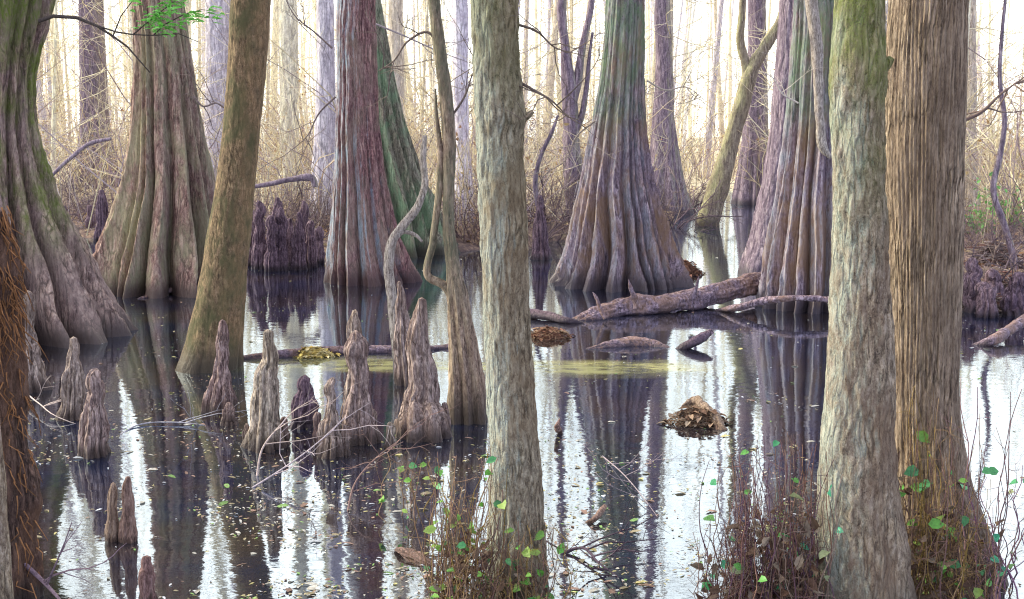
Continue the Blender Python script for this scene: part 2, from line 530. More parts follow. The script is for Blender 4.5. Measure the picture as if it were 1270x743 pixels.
def tree_from_outline(name, label, rows, contact, mat, top_h=12.0, cat='tree', group=None, crown=True, seed=1, foot=1.12, base_r_depth=.75, taper=.55, crown_from=5.5, **kw):
    """rows: (image row, left edge, right edge) from top to foot of the visible trunk; the foot stands where it meets the water"""
    Yc = gy(contact)
    wb = (rows[-1][2] - rows[-1][1]) / F * Yc / 2
    Y = Yc + wb * base_r_depth
    pts = []
    for (py, xl, xr) in rows[::-1]:
        a, b = at(xl, py, Y), at(xr, py, Y)
        pts.append([*((a + b) / 2), (b[0] - a[0]) / 2])
    pts = np.array(pts)
    # below the waterline, down into the mud
    f0 = pts[0]
    sl = (pts[1] - pts[0]) / max(pts[1][2] - pts[0][2], .01)
    low = []
    for zz in (-.62,):
        dz = zz - f0[2]
        low.append([f0[0] + max(-.4, min(.4, sl[0])) * dz, Y, zz, f0[3] * foot])
    # continue upward beyond the frame
    t1 = pts[-1]
    su = (pts[-1] - pts[-2]) / (pts[-1][2] - pts[-2][2])
    hi = []
    for k, zz in enumerate(np.linspace(t1[2] + 1.0, top_h, 6)):
        dz = zz - t1[2]
        sx = max(-.3, min(.3, su[0]))
        hi.append([t1[0] + sx * dz * math.exp(-dz / 14), Y + rngY(seed, k) * dz * .012, zz, t1[3] * (1 - (1 - .3) * (dz / (top_h - t1[2])) ** .8)])
    P = np.vstack([low, pts, hi])
    loc = (float(f0[0]), float(Y), 0.0)
    root = thing(name, label, cat, loc, group)
    mb = MB()
    k = dict(seed=seed, zsplit=float(t1[2]) + .3)
    k.update(kw)
    fluted(mb, P, **k)
    mb.build('trunk', BK[mat] if isinstance(mat, str) else mat, root, loc=loc)
    if crown:
        rng = np.random.RandomState(seed + 100)
        top = lambda h: np.array([np.interp(h, P[:, 2], P[:, 0]), np.interp(h, P[:, 2], P[:, 1]), h])
        crown_mb(rng, top, crown_from, top_h * .99, 13, 3.2, .045).build('crown', M_TWIG, root, loc=loc)
    return root, P, Y


def rngY(seed, k):
    return math.sin(seed * 12.9 + k * 1.7)


# ------------------------------------------------------------------ setting: ground and water
SHORE = [(-900, 292), (0, 290), (130, 300), (300, 322), (400, 326), (560, 316), (650, 318), (690, 300), (820, 290), (858, 258), (900, 236), (935, 258), (1000, 312), (1100, 345), (1180, 372), (1300, 374), (2200, 374)]
sh_az = np.array([(p[0] - CX) / F for p in SHORE])
sh_d = np.array([gy(p[1]) for p in SHORE])


def ground_h(x, y):
    x, y = np.asarray(x, float), np.asarray(y, float)
    yy = np.maximum(y, .5)
    d = y - np.interp(x / yy, sh_az, sh_d)
    nz = fbm(np.stack([x.ravel() * .55, y.ravel() * .55, x.ravel() * 0], -1), 4, 7).reshape(x.shape)
    n2 = fbm(np.stack([x.ravel() * .12, y.ravel() * .12, x.ravel() * 0 + 3], -1), 2, 9).reshape(x.shape)
    t = np.clip((d + .6 + nz * .9) / 2.2, 0, 1)
    t = t * t * (3 - 2 * t)
    z = -.45 + .55 * t + nz * .09 * (.3 + t) + np.clip(d, 0, 60) * .006 + n2 * .1 * t
    tb = np.clip((1.9 - y + nz * .3) / 1.6, 0, 1)          # the bank the viewer stands on
    z = z + tb * tb * (3 - 2 * tb) * .6
    return z


xs = np.r_[-2500, -900, -300, -140, np.linspace(-70, -24, 40), np.linspace(-23.8, 23.8, 330), np.linspace(24, 70, 40), 140, 300, 900, 2500]
ys = np.r_[-800, -200, -60, -20, -8, np.linspace(-4, 40, 330), np.linspace(40.5, 110, 60), 180, 320, 800, 3000]
GX, GY = np.meshgrid(xs, ys)
GZ = ground_h(GX, GY)
nx, ny = len(xs), len(ys)


def gz(x, y):
    i = min(max(int(np.searchsorted(xs, x)) - 1, 0), nx - 2)
    j = min(max(int(np.searchsorted(ys, y)) - 1, 0), ny - 2)
    u, v = (x - xs[i]) / (xs[i + 1] - xs[i]), (y - ys[j]) / (ys[j + 1] - ys[j])
    return float((GZ[j, i] * (1 - u) + GZ[j, i + 1] * u) * (1 - v) + (GZ[j + 1, i] * (1 - u) + GZ[j + 1, i + 1] * u) * v)


idx = np.arange(nx * ny).reshape(ny, nx)
mb = MB()
mb.add(np.stack([GX, GY, GZ], -1).reshape(-1, 3), np.stack([idx[:-1, :-1], idx[:-1, 1:], idx[1:, 1:], idx[1:, :-1]], -1).reshape(-1, 4).tolist())
m = NT('swamp_mud_and_litter')
tc = m.n('ShaderNodeTexCoord').outputs['Object']
a = m.noise(tc, .9, 6, .6)
b = m.noise(tc, 9, 8, .72)
c = m.ramp(b, [(.34, (.05, .032, .03)), (.47, (.15, .095, .075)), (.56, (.27, .18, .12)), (.68, (.42, .31, .22))])
c = m.mix(m.ramp(a, [(.42, 0.), (.62, .55)]), c, (.10, .07, .085))
c = m.mix(m.math('MULTIPLY', m.ramp(m.noise(tc, 2.3, 5, .7), [(.58, 0.), (.7, 1.)]), .5), c, (.12, .16, .05))
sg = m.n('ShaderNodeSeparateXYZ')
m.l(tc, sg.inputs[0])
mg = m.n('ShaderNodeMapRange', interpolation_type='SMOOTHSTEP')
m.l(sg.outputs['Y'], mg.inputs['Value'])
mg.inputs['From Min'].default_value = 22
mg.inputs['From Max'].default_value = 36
straw = m.ramp(b, [(.36, (.34, .26, .16)), (.5, (.62, .52, .34)), (.64, (.80, .72, .54))])     # far litter paled: sunlit brightness of the ground put into its colour
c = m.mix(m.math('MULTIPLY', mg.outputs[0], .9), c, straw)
MUD = m.done(m.bsdf(c, .9, .2, m.bump(b, .9, .05)))
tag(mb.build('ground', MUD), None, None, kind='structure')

m = NT('swamp_water')
tc = m.n('ShaderNodeTexCoord').outputs['Object']
n1 = m.noise(tc, .8, 6, .65)
n2 = m.noise(tc, 7, 6, .7)
deep = m.ramp(n1, [(.4, (.003, .006, .024)), (.56, (.018, .012, .012)), (.68, (.036, .02, .014))])  # navy of the dark reflections put into the diffuse colour
deep = m.mix(m.ramp(n2, [(.54, 0.), (.68, .5)]), deep, (.05, .03, .022))
sx = m.n('ShaderNodeSeparateXYZ')
m.l(tc, sx.inputs[0])
# pollen film band before the fallen log; sunlit yellow put into its colour
bandy = m.math('ADD', sx.outputs['Y'], m.math('ADD', m.math('MULTIPLY', m.math('SUBTRACT', m.noise(m.mapping(tc, (.5, 1, 1)), 1.2, 4), .5), .9), m.math('MULTIPLY', sx.outputs['X'], .06)))
YB = gy(456)
f = m.math('ABSOLUTE', m.math('SUBTRACT', bandy, YB + .02))
f = m.ramp(f, [(.10, 1.), (.36, 0.)])
fx = m.ramp(m.math('ADD', m.math('MULTIPLY', sx.outputs['X'], .1), .5), [(.26, 0.), (.38, 1.), (.60, 1.), (.66, 0.)])
film = m.math('MULTIPLY', m.math('MULTIPLY', f, fx), m.ramp(m.noise(m.mapping(tc, (1, 2.5, 1)), 3.0, 6, .7), [(.36, .15), (.56, 1.)]))
col = m.mix(m.math('MULTIPLY', film, .75), deep, (.50, .47, .20))
fr = m.n('ShaderNodeFresnel')
fr.inputs['IOR'].default_value = 1.33
rip = m.noise(m.mapping(tc, (1, 1.6, 1)), 5.5, 3, .5)
rip2 = m.noise(m.mapping(tc, (1, 2.2, 1)), 30, 2, .5)
patchy = m.ramp(m.noise(tc, .6, 3), [(.45, .15), (.62, 1.)])
nrm = m.bump(rip, .05, .02)
nrm = m.bump(m.math('MULTIPLY', rip2, patchy), .07, .004, nrm)
gl = m.n('ShaderNodeBsdfGlossy')
gl.inputs['Roughness'].default_value = .03
gl.inputs['Color'].default_value = (.80, .90, 1, 1)
m.l(nrm, gl.inputs['Normal'])
df = m.bsdf(col, .6, 0.0, nrm)
mx = m.n('ShaderNodeMixShader')
fac = m.math('POWER', fr.outputs[0], .43)
fac = m.math('MULTIPLY', fac, m.math('SUBTRACT', 1, m.math('MULTIPLY', film, .55)))
m.l(fac, mx.inputs[0])
m.l(df, mx.inputs[1])
m.l(gl.outputs[0], mx.inputs[2])
WATER = m.done(mx.outputs[0])
mb = MB()
mb.add([(-90, -10, 0), (90, -10, 0), (90, 95, 0), (-90, 95, 0)], [(0, 1, 2, 3)])
tag(mb.build('water', WATER, smooth=False), None, None, kind='structure')

# ------------------------------------------------------------------ main trees
T = tree_from_outline
big = dict(nth=300, nz=260, bark_amp=.009, bark_f=14)

rootA, PA, YA = T('bald_cypress', 'mossy swollen cypress cut by the left edge, spreading grooved buttress, leafy twig reaching right',
    [(0, -58, 64), (60, -52, 48), (110, -50, 42), (160, -58, 46), (210, -72, 58), (260, -90, 74), (320, -108, 100), (370, -122, 124), (410, -134, 146), (436, -140, 160)], 436, 'mossy',
    ridges=21, amp=.62, flare=2.4, seed=4, lump=.02, **big)
rootB, PB, YB_ = T('bald_cypress', 'wide red brown cypress with fluted buttress behind the brown leaning trunk',
    [(0, 163, 226), (60, 168, 234), (120, 168, 243), (170, 165, 252), (220, 158, 264), (270, 146, 276), (310, 133, 284), (345, 121, 292), (368, 116, 296)], 368, 'redgrey',
    ridges=14, amp=.62, flare=2.3, seed=9, **big)
rootC, PC, YC = T('leaning_tree', 'smooth olive brown trunk leaning right with a swollen foot in the water',
    [(0, 288, 336), (60, 284, 332), (130, 279, 325), (200, 272, 318), (270, 262, 312), (340, 249, 306), (400, 236, 301), (440, 226, 300), (462, 219, 300)], 462, 'olive',
    ridges=4, amp=.12, flare=.4, seed=12, lump=.035, nth=140, nz=240, bark_amp=.004, foot=1.05)
rootD, PD, YD = T('bald_cypress', 'dark reddish cypress with a blue grey left edge, just left of the crooked pale sapling',
    [(0, 419, 466), (80, 418, 468), (160, 415, 473), (220, 412, 480), (270, 408, 490), (310, 403, 502), (335, 400, 512), (354, 396, 522)], 354, 'dark',
    ridges=17, amp=.38, flare=1.9, seed=21, **big)
rootE, PE, YE = T('bald_cypress', 'green tinted flaring cypress standing close behind the dark reddish one',
    [(0, 428, 472), (60, 430, 482), (120, 432, 494), (180, 432, 510), (230, 430, 528), (275, 426, 548), (310, 420, 562)], 318, 'green',
    ridges=18, amp=.46, flare=2.2, seed=27, **big)
rootI, PI_, YI = T('bald_cypress', 'great violet grey cypress with a skirt of flutes, centre right behind the fallen log',
    [(0, 752, 802), (60, 747, 801), (110, 741, 801), (150, 733, 803), (190, 725, 808), (230, 717, 816), (270, 707, 827), (310, 696, 841), (340, 685, 854), (360, 676, 864)], 360, 'purple',
    ridges=21, amp=.5, flare=2.0, seed=33, **big)
rootL, PL, YL = T('bald_cypress', 'fluted purple cypress with a dead hanging branch, right behind the pale lichen trunk',
    [(0, 986, 1052), (80, 980, 1056), (150, 974, 1060), (210, 966, 1064), (270, 957, 1070), (320, 948, 1076), (360, 942, 1080), (388, 936, 1084)], 388, 'purple',
    ridges=19, amp=.5, flare=2.2, seed=41, **big)
rootL2, PL2, YL2 = T('bald_cypress', 'shadowy violet cypress whose flared left foot shows behind the fluted purple one',
    [(0, 968, 1022), (60, 964, 1020), (120, 958, 1022), (190, 950, 1026), (250, 938, 1034), (300, 926, 1042), (346, 910, 1052)], 350, 'far_dark',
    ridges=9, amp=.35, flare=2.0, seed=43, **big)
rootH, PH, YH = T('foreground_tree', 'slim grey green lichen covered trunk in the foreground centre with leafy vines at its foot',
    [(0, 584, 640), (60, 586, 643), (125, 590, 650), (145, 591, 653), (165, 592, 650), (230, 594, 651), (330, 598, 656), (430, 602, 661), (520, 606, 667), (620, 606, 674), (700, 602, 679), (760, 597, 686)], 768, 'lichen',
    ridges=5, amp=.12, flare=.4, seed=52, lump=.035, nth=170, nz=330, bark_amp=.005, bark_f=45, bark_st=.3, crown_from=5, top_h=10)
rootM, PM, YM = T('foreground_tree', 'pale lichen spotted trunk overlapping the left side of the furrowed brown trunk',
    [(0, 1036, 1093), (60, 1033, 1095), (90, 1031, 1098), (120, 1031, 1095), (220, 1035, 1096), (330, 1034, 1101), (450, 1027, 1104), (560, 1020, 1107), (650, 1015, 1115), (740, 1010, 1126), (790, 1006, 1134)], 792, 'lichen2',
    ridges=5, amp=.12, flare=.4, seed=57, lump=.04, nth=180, nz=330, bark_amp=.005, bark_f=45, bark_st=.3, crown_from=5, top_h=10)
rootN, PN, YN = T('foreground_tree', 'stout warm brown trunk with deep vertical bark furrows near the right edge',
    [(0, 1106, 1199), (90, 1102, 1196), (200, 1101, 1193), (300, 1101, 1191), (400, 1104, 1188), (480, 1105, 1187), (540, 1104, 1191), (600, 1102, 1203), (660, 1097, 1222), (710, 1092, 1240), (742, 1088, 1250)], 742, 'furrow',
    ridges=8, amp=.38, flare=.42, seed=63, lump=.015, nth=300, nz=330, bark_amp=.004, bark_f=40, bark_st=.1, furrow=62, furrow_amp=.006, crown_from=5, top_h=11)


def path_tree(name, label, pts, Y, mat, cat='tree', group=None, seed=1, extend=None, nth=60, nz=160, crown=True, parts='trunk', root=None, foot_z=None, crown_from=None, tip=False, **kw):
    """pts: (px, py, width px) from foot to top at depth Y (a number, or one per point)"""
    Ys = [Y] * len(pts) if np.ndim(Y) == 0 else Y
    P = [[*at(px, py, y), w / F * y / 2] for (px, py, w), y in zip(pts, Ys)]
    if foot_z is not None:
        P = [[P[0][0], P[0][1], foot_z, P[0][3] * 1.05]] + P
    if extend:
        d = np.array(P[-1]) - np.array(P[-2])
        L = np.linalg.norm(d[:3])
        d = d[:3] / L
        q = np.array(P[-1])
        for k in range(1, 5):
            dd = d * (1 - .12 * k) + np.array([0, 0, .12 * k])
            q = np.r_[q[:3] + dd / np.linalg.norm(dd) * extend / 4, P[-1][3] * (1 - .2 * k)]
            P.append(list(q))
    P = np.array(P)
    loc = (float(P[0][0]), float(P[0][1]), 0.0)
    if root is None:
        root = thing(name, label, cat, loc, group)
    lc = tuple(root.location)
    mb = MB()
    fluted(mb, P, nth=nth, nz=nz, seed=seed, tip_round=tip, **kw)
    mb.build(parts, BK[mat], root, loc=lc)
    if crown and extend:
        rng = np.random.RandomState(seed + 60)
        S = smooth_path(P, 50)
        h0 = crown_from or (P[-1][2] - extend * .7)
        top = lambda h: np.array([np.interp(h, S[:, 2], S[:, 0]), np.interp(h, S[:, 2], S[:, 1]), h])
        crown_mb(rng, top, h0, P[-1][2], 9, 2.4, .03).build('crown', M_TWIG, root, loc=lc)
    return root, P


# crooked dark thin tree in the middle, foot spreading onto a flanged base
YF = gy(528) + .12
rootF, PF = path_tree('crooked_tree', 'thin dark crooked tree rising from a flanged foot just left of the centre trunk',
    [(580, 524, 58), (578, 470, 48), (573, 420, 38), (567, 370, 28), (561, 325, 18), (557, 290, 15), (556, 250, 14), (557, 180, 16), (553, 120, 17), (545, 60, 15), (538, 0, 14)], YF, 'thin', seed=71, extend=5, foot_z=-.55,
    ridges=9, amp=.5, flare=.75, nth=110, nz=220, bark_amp=.003, bark_f=50, bark_st=.3)
path_tree(None, None, [(571, 395, 12), (548, 352, 11), (533, 345, 10), (537, 300, 9), (544, 240, 8), (546, 190, 7), (541, 140, 5), (540, 110, 3)], YF, 'thin', root=rootF, parts='stem', seed=72, nth=20, nz=90, crown=False, bark_amp=.002)
YG = gy(470)
rootG, PG = path_tree('crooked_sapling', 'pale grey sapling bent like a swan neck among the knees',
    [(497, 470, 18), (492, 420, 15), (486, 370, 13), (482, 330, 12), (487, 298, 11), (503, 276, 11), (518, 256, 10), (527, 228, 9), (525, 195, 7), (527, 168, 5)], YG, 'pale', seed=75, foot_z=-.5, nth=32, nz=170, crown=False, bark_amp=.003, bark_f=40, lump=.05)
path_tree(None, None, [(487, 300, 7), (500, 288, 6), (514, 291, 5), (524, 300, 3)], YG, 'pale', root=rootG, parts='branch', seed=76, nth=14, nz=40, crown=False, bark_amp=.001)
# leaning tree, left flank painted sunlit yellow, in the far channel, with a fork
YK = gy(280)
rootK, PK = path_tree('leaning_tree', 'leaning tree with left flank coloured sunlit yellow, forked above the open channel',
    [(878, 282, 30), (886, 250, 26), (898, 205, 23), (910, 165, 21), (921, 125, 20), (932, 88, 18), (949, 58, 15), (966, 30, 13), (978, 0, 12)], YK, 'leaner', seed=81, extend=6, foot_z=-.5, nth=60, nz=140, bark_amp=.012, bark_f=9, lump=.05)
path_tree(None, None, [(927, 105, 12), (925, 80, 11), (918, 50, 10), (920, 20, 9), (924, -40, 8), (922, -140, 5)], YK, 'leaner', root=rootK, parts='branch', seed=82, nth=24, nz=70, crown=False, bark_amp=.006, bark_f=12)
# dark forked tree
YS = gy(288)
rootS, PS = path_tree('forked_tree', 'dark forked tree with peeling twigs left of the great violet cypress',
    [(716, 290, 30), (713, 250, 22), (710, 200, 21), (708, 150, 20), (706, 110, 19), (701, 60, 12), (697, 20, 10), (699, -30, 9)], YS, 'far_dark', seed=85, extend=6, foot_z=-.5, nth=50, nz=140, bark_amp=.012, bark_f=9, lump=.07)
path_tree(None, None, [(708, 135, 13), (716, 100, 11), (722, 60, 9), (733, 10, 8), (738, -50, 6), (737, -150, 4)], YS, 'far_dark', root=rootS, parts='branch', seed=86, nth=24, nz=70, crown=False, bark_amp=.006, bark_f=12)
path_tree(None, None, [(710, 170, 9), (721, 145, 8), (727, 110, 6), (731, 70, 5), (735, 40, 3)], YS, 'far_dark', root=rootS, parts='branch', seed=87, nth=18, nz=60, crown=False, bark_amp=.005, bark_f=12)

# named background trunks
BGT = [
    ('background_cypress', 'violet background cypress framed between the two leftmost buttressed cypresses', [(0, 98, 128), (100, 100, 132), (160, 99, 136), (210, 93, 146), (242, 86, 156)], 246, 'far_dark'),
    ('background_tree', 'lilac straight trunk in the gap right of the wide red brown cypress', [(0, 256, 286), (100, 255, 286), (200, 252, 288), (250, 248, 294)], 256, 'far_b'),
    ('background_tree', 'tan background trunk just right of the olive leaning trunk', [(0, 346, 368), (100, 347, 370), (200, 346, 372), (256, 342, 378)], 258, 'far_c'),
    ('background_cypress', 'blue grey background trunk peeking out left of the dark reddish cypress', [(0, 392, 414), (100, 392, 416), (200, 388, 420), (280, 380, 428)], 284, 'far_b'),
    ('background_tree', 'pale trunk seen between the green tinted cypress and the thin crooked tree', [(0, 482, 500), (100, 482, 501), (200, 481, 503), (250, 478, 507)], 256, 'far_a'),
    ('background_tree', 'bluish straight trunk close behind the thin crooked tree', [(0, 560, 580), (100, 561, 581), (200, 561, 584), (280, 556, 590)], 292, 'far_b'),
    ('background_cypress', 'slim violet cypress right behind the great violet grey cypress', [(0, 812, 832), (100, 812, 834), (160, 808, 838), (210, 804, 846), (262, 796, 858)], 266, 'far_dark'),
    ('background_cypress', 'blunt blue grey cypress in the shadow right of the yellow leaning tree', [(0, 928, 950), (110, 926, 952), (170, 920, 954), (220, 912, 958), (250, 906, 962)], 254, 'far_dark'),
    ('background_tree', 'cream trunk close to the right side of the furrowed brown trunk', [(0, 1196, 1210), (100, 1196, 1211), (220, 1195, 1213), (262, 1193, 1216)], 266, 'far_a'),
]
for i, (nm, lb, rows, cy_, mt) in enumerate(BGT):
    cyp = nm.endswith('cypress')
    T(nm, lb, rows, cy_, mt, top_h=17, seed=140 + i, nth=90 if cyp else 48, nz=120, ridges=8 if cyp else 0, amp=.35, flare=2.0, bark_amp=.015, bark_f=7, crown_from=7)

# dead branch hanging on the purple cypress
YX = YL - .55
path_tree(None, None, [(1004, -60, 16), (1006, 0, 15), (1013, 60, 14), (1015, 110, 12), (1017, 150, 11), (1022, 185, 10), (1030, 196, 5)], YX, 'pale', root=rootL, parts='dead_branch', seed=90, nth=30, nz=80, crown=False, bark_amp=.004, bark_f=20)
# broken stub on the pale lichen trunk
path_tree(None, None, [(1080, 92, 20), (1094, 84, 15), (1102, 77, 10), (1106, 72, 7)], YM, 'lichen2', root=rootM, parts='branch_stub', seed=91, nth=30, nz=40, crown=False, bark_amp=.006, bark_f=30)
path_tree(None, None, [(635, 150, 22), (648, 146, 15), (656, 143, 9), (661, 138, 5)], YH, 'lichen', root=rootH, parts='branch_stub', seed=92, nth=30, nz=40, crown=False, bark_amp=.005, bark_f=30)

# leafy twig on the mossy tree
rng = np.random.RandomState(5)
mb = MB()
locA = tuple(rootA.location)
def pxpath(pts, Y): return [at(a_, b_, Y) for a_, b_ in pts]
YT = YA - .3
dk = (.07, .055, .05)
mb.tube(pxpath([(48, 26), (66, 20), (95, 22), (120, 32), (140, 45), (158, 58), (172, 74), (186, 90)], YT), .016, .004, 6, dk)
mb.tube(pxpath([(120, 32), (145, 40), (165, 43), (190, 44), (222, 42), (246, 52)], YT), .008, .003, 5, dk)
mb.tube(pxpath([(165, 43), (180, 30), (200, 14), (224, -4), (250, -20)], YT), .006, .002, 4, dk)
mb.tube(pxpath([(190, 44), (205, 30), (228, 18), (250, 12), (270, 14)], YT), .005, .002, 4, dk)
mb.tube(pxpath([(140, 45), (150, 20), (165, 0), (175, -20)], YT), .006, .002, 4, dk)
br = mb.build('branch', M_TWIG, rootA, loc=locA)
mb = MB()
for (x0, y0, x1, y1, n) in ((180, 30, 224, -4, 60), (205, 30, 270, 14, 60), (165, 6, 180, -20, 24), (190, 40, 222, 34, 30), (215, 0, 262, -18, 40), (170, 34, 215, 6, 46)):
    for k in range(n):
        t = rng.uniform()
        p = at(x0 + (x1 - x0) * t + rng.normal(0, 5), y0 + (y1 - y0) * t + rng.normal(0, 5), YT + rng.normal(0, .12))
        d = rng.normal(0, 1, 3); d[2] = abs(d[2]) * .2 - .1
        g = rng.uniform(.7, 1.3)
        mb.leaf(p, d, (rng.normal(0, .4), rng.normal(0, .4), 1), rng.uniform(.05, .10), rng.uniform(.02, .036), (.16 * g, .48 * g, .08 * g))
mb.build('leaves', M_LEAF, br, loc=locA)
for o in [COL.objects[-1]] if False else []: pass

# ------------------------------------------------------------------ cypress knees
def knee(label, px, base_y, top_y, w, tipw=11, tx=None, mat='knee', group=None, seed=1, name='cypress_knee', ridges=9, amp=.42, power=1.75, wob=.03, bulge=0.0):
    Yc = gy(base_y)
    r0 = w / F * Yc / 2
    Y = Yc + r0 * .6
    b = at(px, base_y, Y); t = at(px if tx is None else tx, top_y, Y)
    r1 = tipw / F * Y / 2
    rg = np.random.RandomState(seed)
    P = [[b[0], Y, -.5, r0 * 1.15]]
    n = 9
    z0 = 0.0
    for i in range(n):
        u = i / (n - 1)
        rr = r1 + (r0 - r1) * (1 - u) ** power + bulge * r0 * math.sin(math.pi * u) + (r1 * .25 * math.sin(u * 9 + seed) if 0 < i < n - 1 else 0)
        if i == n - 1: rr *= .62
        wx = rg.normal(0, wob) * r0 * 3 * (u if i < n - 1 else .5)
        P.append([b[0] + (t[0] - b[0]) * u + wx, Y + rg.normal(0, wob) * r0 * 2, z0 + (t[2] - z0) * u, rr])
    mb = MB()
    loc = (float(b[0]), float(Y), 0.0)
    fluted(mb, P, nth=110, nz=110, ridges=ridges, amp=amp, flare=max(.15, t[2] * .95), bark_amp=min(.009, r0 * .12), bark_f=36, bark_st=.16, lump=.07, seed=seed, tip_round=True)
    o = mb.build(name, BK[mat], loc=loc)
    return tag(o, label, 'cypress knee', group)

knee('sharp pale cypress knee standing before the foot of the leaning olive brown trunk', 271, 512, 398, 46, 12, 276, seed=1)
knee('tiny stub of a knee at the foot of the sharp pale knee', 284, 528, 500, 22, 8, 283, seed=2, power=1.0)
knee('broad based ragged knee with a dark blunt top, twig lying before it', 328, 560, 411, 62, 19, 333, seed=3)
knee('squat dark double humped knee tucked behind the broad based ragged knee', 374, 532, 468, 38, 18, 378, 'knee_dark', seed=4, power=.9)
knee('short brown blunt knee between the dark humped knee and the tall columns', 411, 568, 470, 42, 12, 412, seed=5)
knee('tall narrow column knee with rounded head, front one of the close pair', 446, 552, 413, 46, 22, 441, seed=6, power=2.2, amp=.3)
knee('tall narrow column knee whose small knob shows above its front twin', 440, 528, 386, 34, 14, 440, seed=7, power=1.8)
knee('largest shaggy knee with a wide spreading foot left of the flanged tree', 524, 548, 371, 82, 15, 521, seed=8, ridges=9)
knee('thin upright knee beside the bent pale sapling', 503, 478, 350, 30, 10, 494, seed=9, power=1.0)
knee('grey knee with a forked look beside the left buttress, taller of two', 88, 522, 420, 42, 15, 92, seed=10)
knee('flat topped grey brown knee right of the taller one on the left', 116, 568, 460, 44, 17, 118, seed=11, power=1.0)
knee('big tapering stump like knee by the left edge under the mossy buttress', 30, 488, 362, 66, 13, 34, seed=12)
knee('slim reddish knee tip, left of a touching pair in the near water', 139, 672, 600, 19, 9, 140, 'red_knee', seed=13, power=.8, ridges=5, amp=.2)
knee('slim reddish knee tip, taller right one of a touching pair', 160, 673, 592, 23, 8, 158, 'red_knee', seed=14, power=.8, ridges=5, amp=.2)
knee('lone reddish knee tip nearest the bottom edge on the left', 184, 748, 691, 26, 12, 182, 'red_knee', seed=15, power=.7, ridges=5, amp=.2)
knee('dark conical knee in the gap between centre trunk and great violet cypress', 671, 322, 243, 30, 10, 670, 'knee_dark', seed=16)
for i, (x, b_, t_, w_) in enumerate([(352, 552, 518, 18), (394, 556, 512, 17), (462, 550, 508, 20), (484, 556, 524, 16), (428, 566, 528, 15), (306, 552, 526, 14), (552, 540, 500, 20)]):
    knee('small brown stub of a knee crowded among the taller middle knees', x, b_, t_, w_, 8, None, 'knee', 'small stubs among the middle knees', seed=130 + i, power=1.1)
for i, (x, b_, t_, w_) in enumerate([(312, 330, 262, 20), (322, 334, 250, 22), (336, 337, 268, 18), (349, 336, 258, 20), (360, 331, 272, 16), (371, 335, 264, 20), (386, 333, 275, 18), (396, 327, 282, 14), (342, 326, 246, 16), (377, 326, 250, 15)]):
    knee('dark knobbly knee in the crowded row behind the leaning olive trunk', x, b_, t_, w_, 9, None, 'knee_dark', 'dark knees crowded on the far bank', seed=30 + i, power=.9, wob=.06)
for i, (x, b_, t_, w_) in enumerate([(62, 306, 262, 18), (78, 300, 256, 16), (126, 300, 236, 20), (140, 296, 262, 14), (112, 292, 255, 14)]):
    knee('dark low knee on the muddy bank in the left background', x, b_, t_, w_, 8, None, 'knee_dark', 'low knees on the left far bank', seed=50 + i, power=.9)
for i, (x, b_, t_, w_) in enumerate([(1206, 388, 322, 24), (1232, 380, 336, 30), (1262, 392, 340, 34), (1222, 394, 352, 30)]):
    knee('dark lumpy stump on the debris bank at the right edge', x, b_, t_, w_, 16, None, 'knee_dark', 'lumpy stumps on the right bank', seed=60 + i, power=.8, wob=.08, name='stump')

# ------------------------------------------------------------------ left edge: rotten stump with rusty moss, pale trunk corner
rootR, PR = path_tree('rotten_stump', 'rusty red rotting stump hung with shaggy orange moss on the left edge',
    [(10, 760, 92), (8, 690, 84), (4, 600, 74), (0, 520, 66), (-2, 440, 62), (-4, 370, 58), (-6, 310, 48), (-8, 262, 34)], gy(752) + .1, 'rot', cat='stump', seed=95, foot_z=-.5, nth=110, nz=200, crown=False, bark_amp=.014, bark_f=24, bark_st=.2, lump=.08, ridges=6, amp=.25, flare=.7)
mb = MB()
rng = np.random.RandomState(17)
YR = gy(752) + .1
for k in range(420):
    py = rng.uniform(255, 420) if rng.uniform() < .75 else rng.uniform(420, 720)
    w = np.interp(py, [262, 310, 440, 600, 760], [17, 24, 31, 37, 46])
    cx = np.interp(py, [262, 440, 690, 760], [-8, -2, 8, 10])
    an = rng.uniform(-1.5, 1.7)
    p = at(cx, py, YR)
    rr = w / F * YR
    p = p + np.array([math.sin(an) * rr, -math.cos(an) * rr, 0])
    o = np.array([math.sin(an), -math.cos(an), 0])
    L = rng.uniform(.03, .12)
    g = rng.uniform(.5, 1.3)
    q = [p, p + o * L * .2 + np.array([rng.normal(0, .01), 0, -L * .4]), p + o * L * .3 + np.array([rng.normal(0, .02), 0, -L])]
    mb.tube(q, .003, .0012, 3, (.30 * g, .14 * g, .06 * g))
mb.build('hanging_moss', M_TWIG, rootR, loc=tuple(rootR.location))
path_tree('young_tree', 'pale smooth young trunk poking into the bottom left corner', [(3, 800, 36), (0, 740, 33), (-4, 660, 30), (-9, 580, 27), (-14, 500, 24), (-22, 400, 22), (-40, 200, 20), (-60, 0, 18)], gy(800), 'lichen2', seed=97, foot_z=-.4, extend=3, nth=50, nz=120, bark_amp=.002, bark_f=60)

# ------------------------------------------------------------------ fallen wood
def log(name, label, pts, mat='log', seed=1, cat='log', z=None, nth=60, nz=120, **kw):
    """pts: (px, py, diameter px, height of the axis over the water)"""
    P = []
    for px, py, w, zz in pts:
        p = gnd(px, py, zz)
        P.append([*p, w / F * p[1] / 2])
    loc = tuple(float(v) for v in (P[0][0], P[0][1], 0))
    mb = MB()
    k = dict(bark_amp=.006, bark_f=22, bark_st=.3, lump=.06)
    k.update(kw)
    fluted(mb, P, nth=nth, nz=nz, seed=seed, ref=(0, 0, 1), tip_round=True, **k)
    return tag(mb.build(name, BK[mat], loc=loc), label, cat)

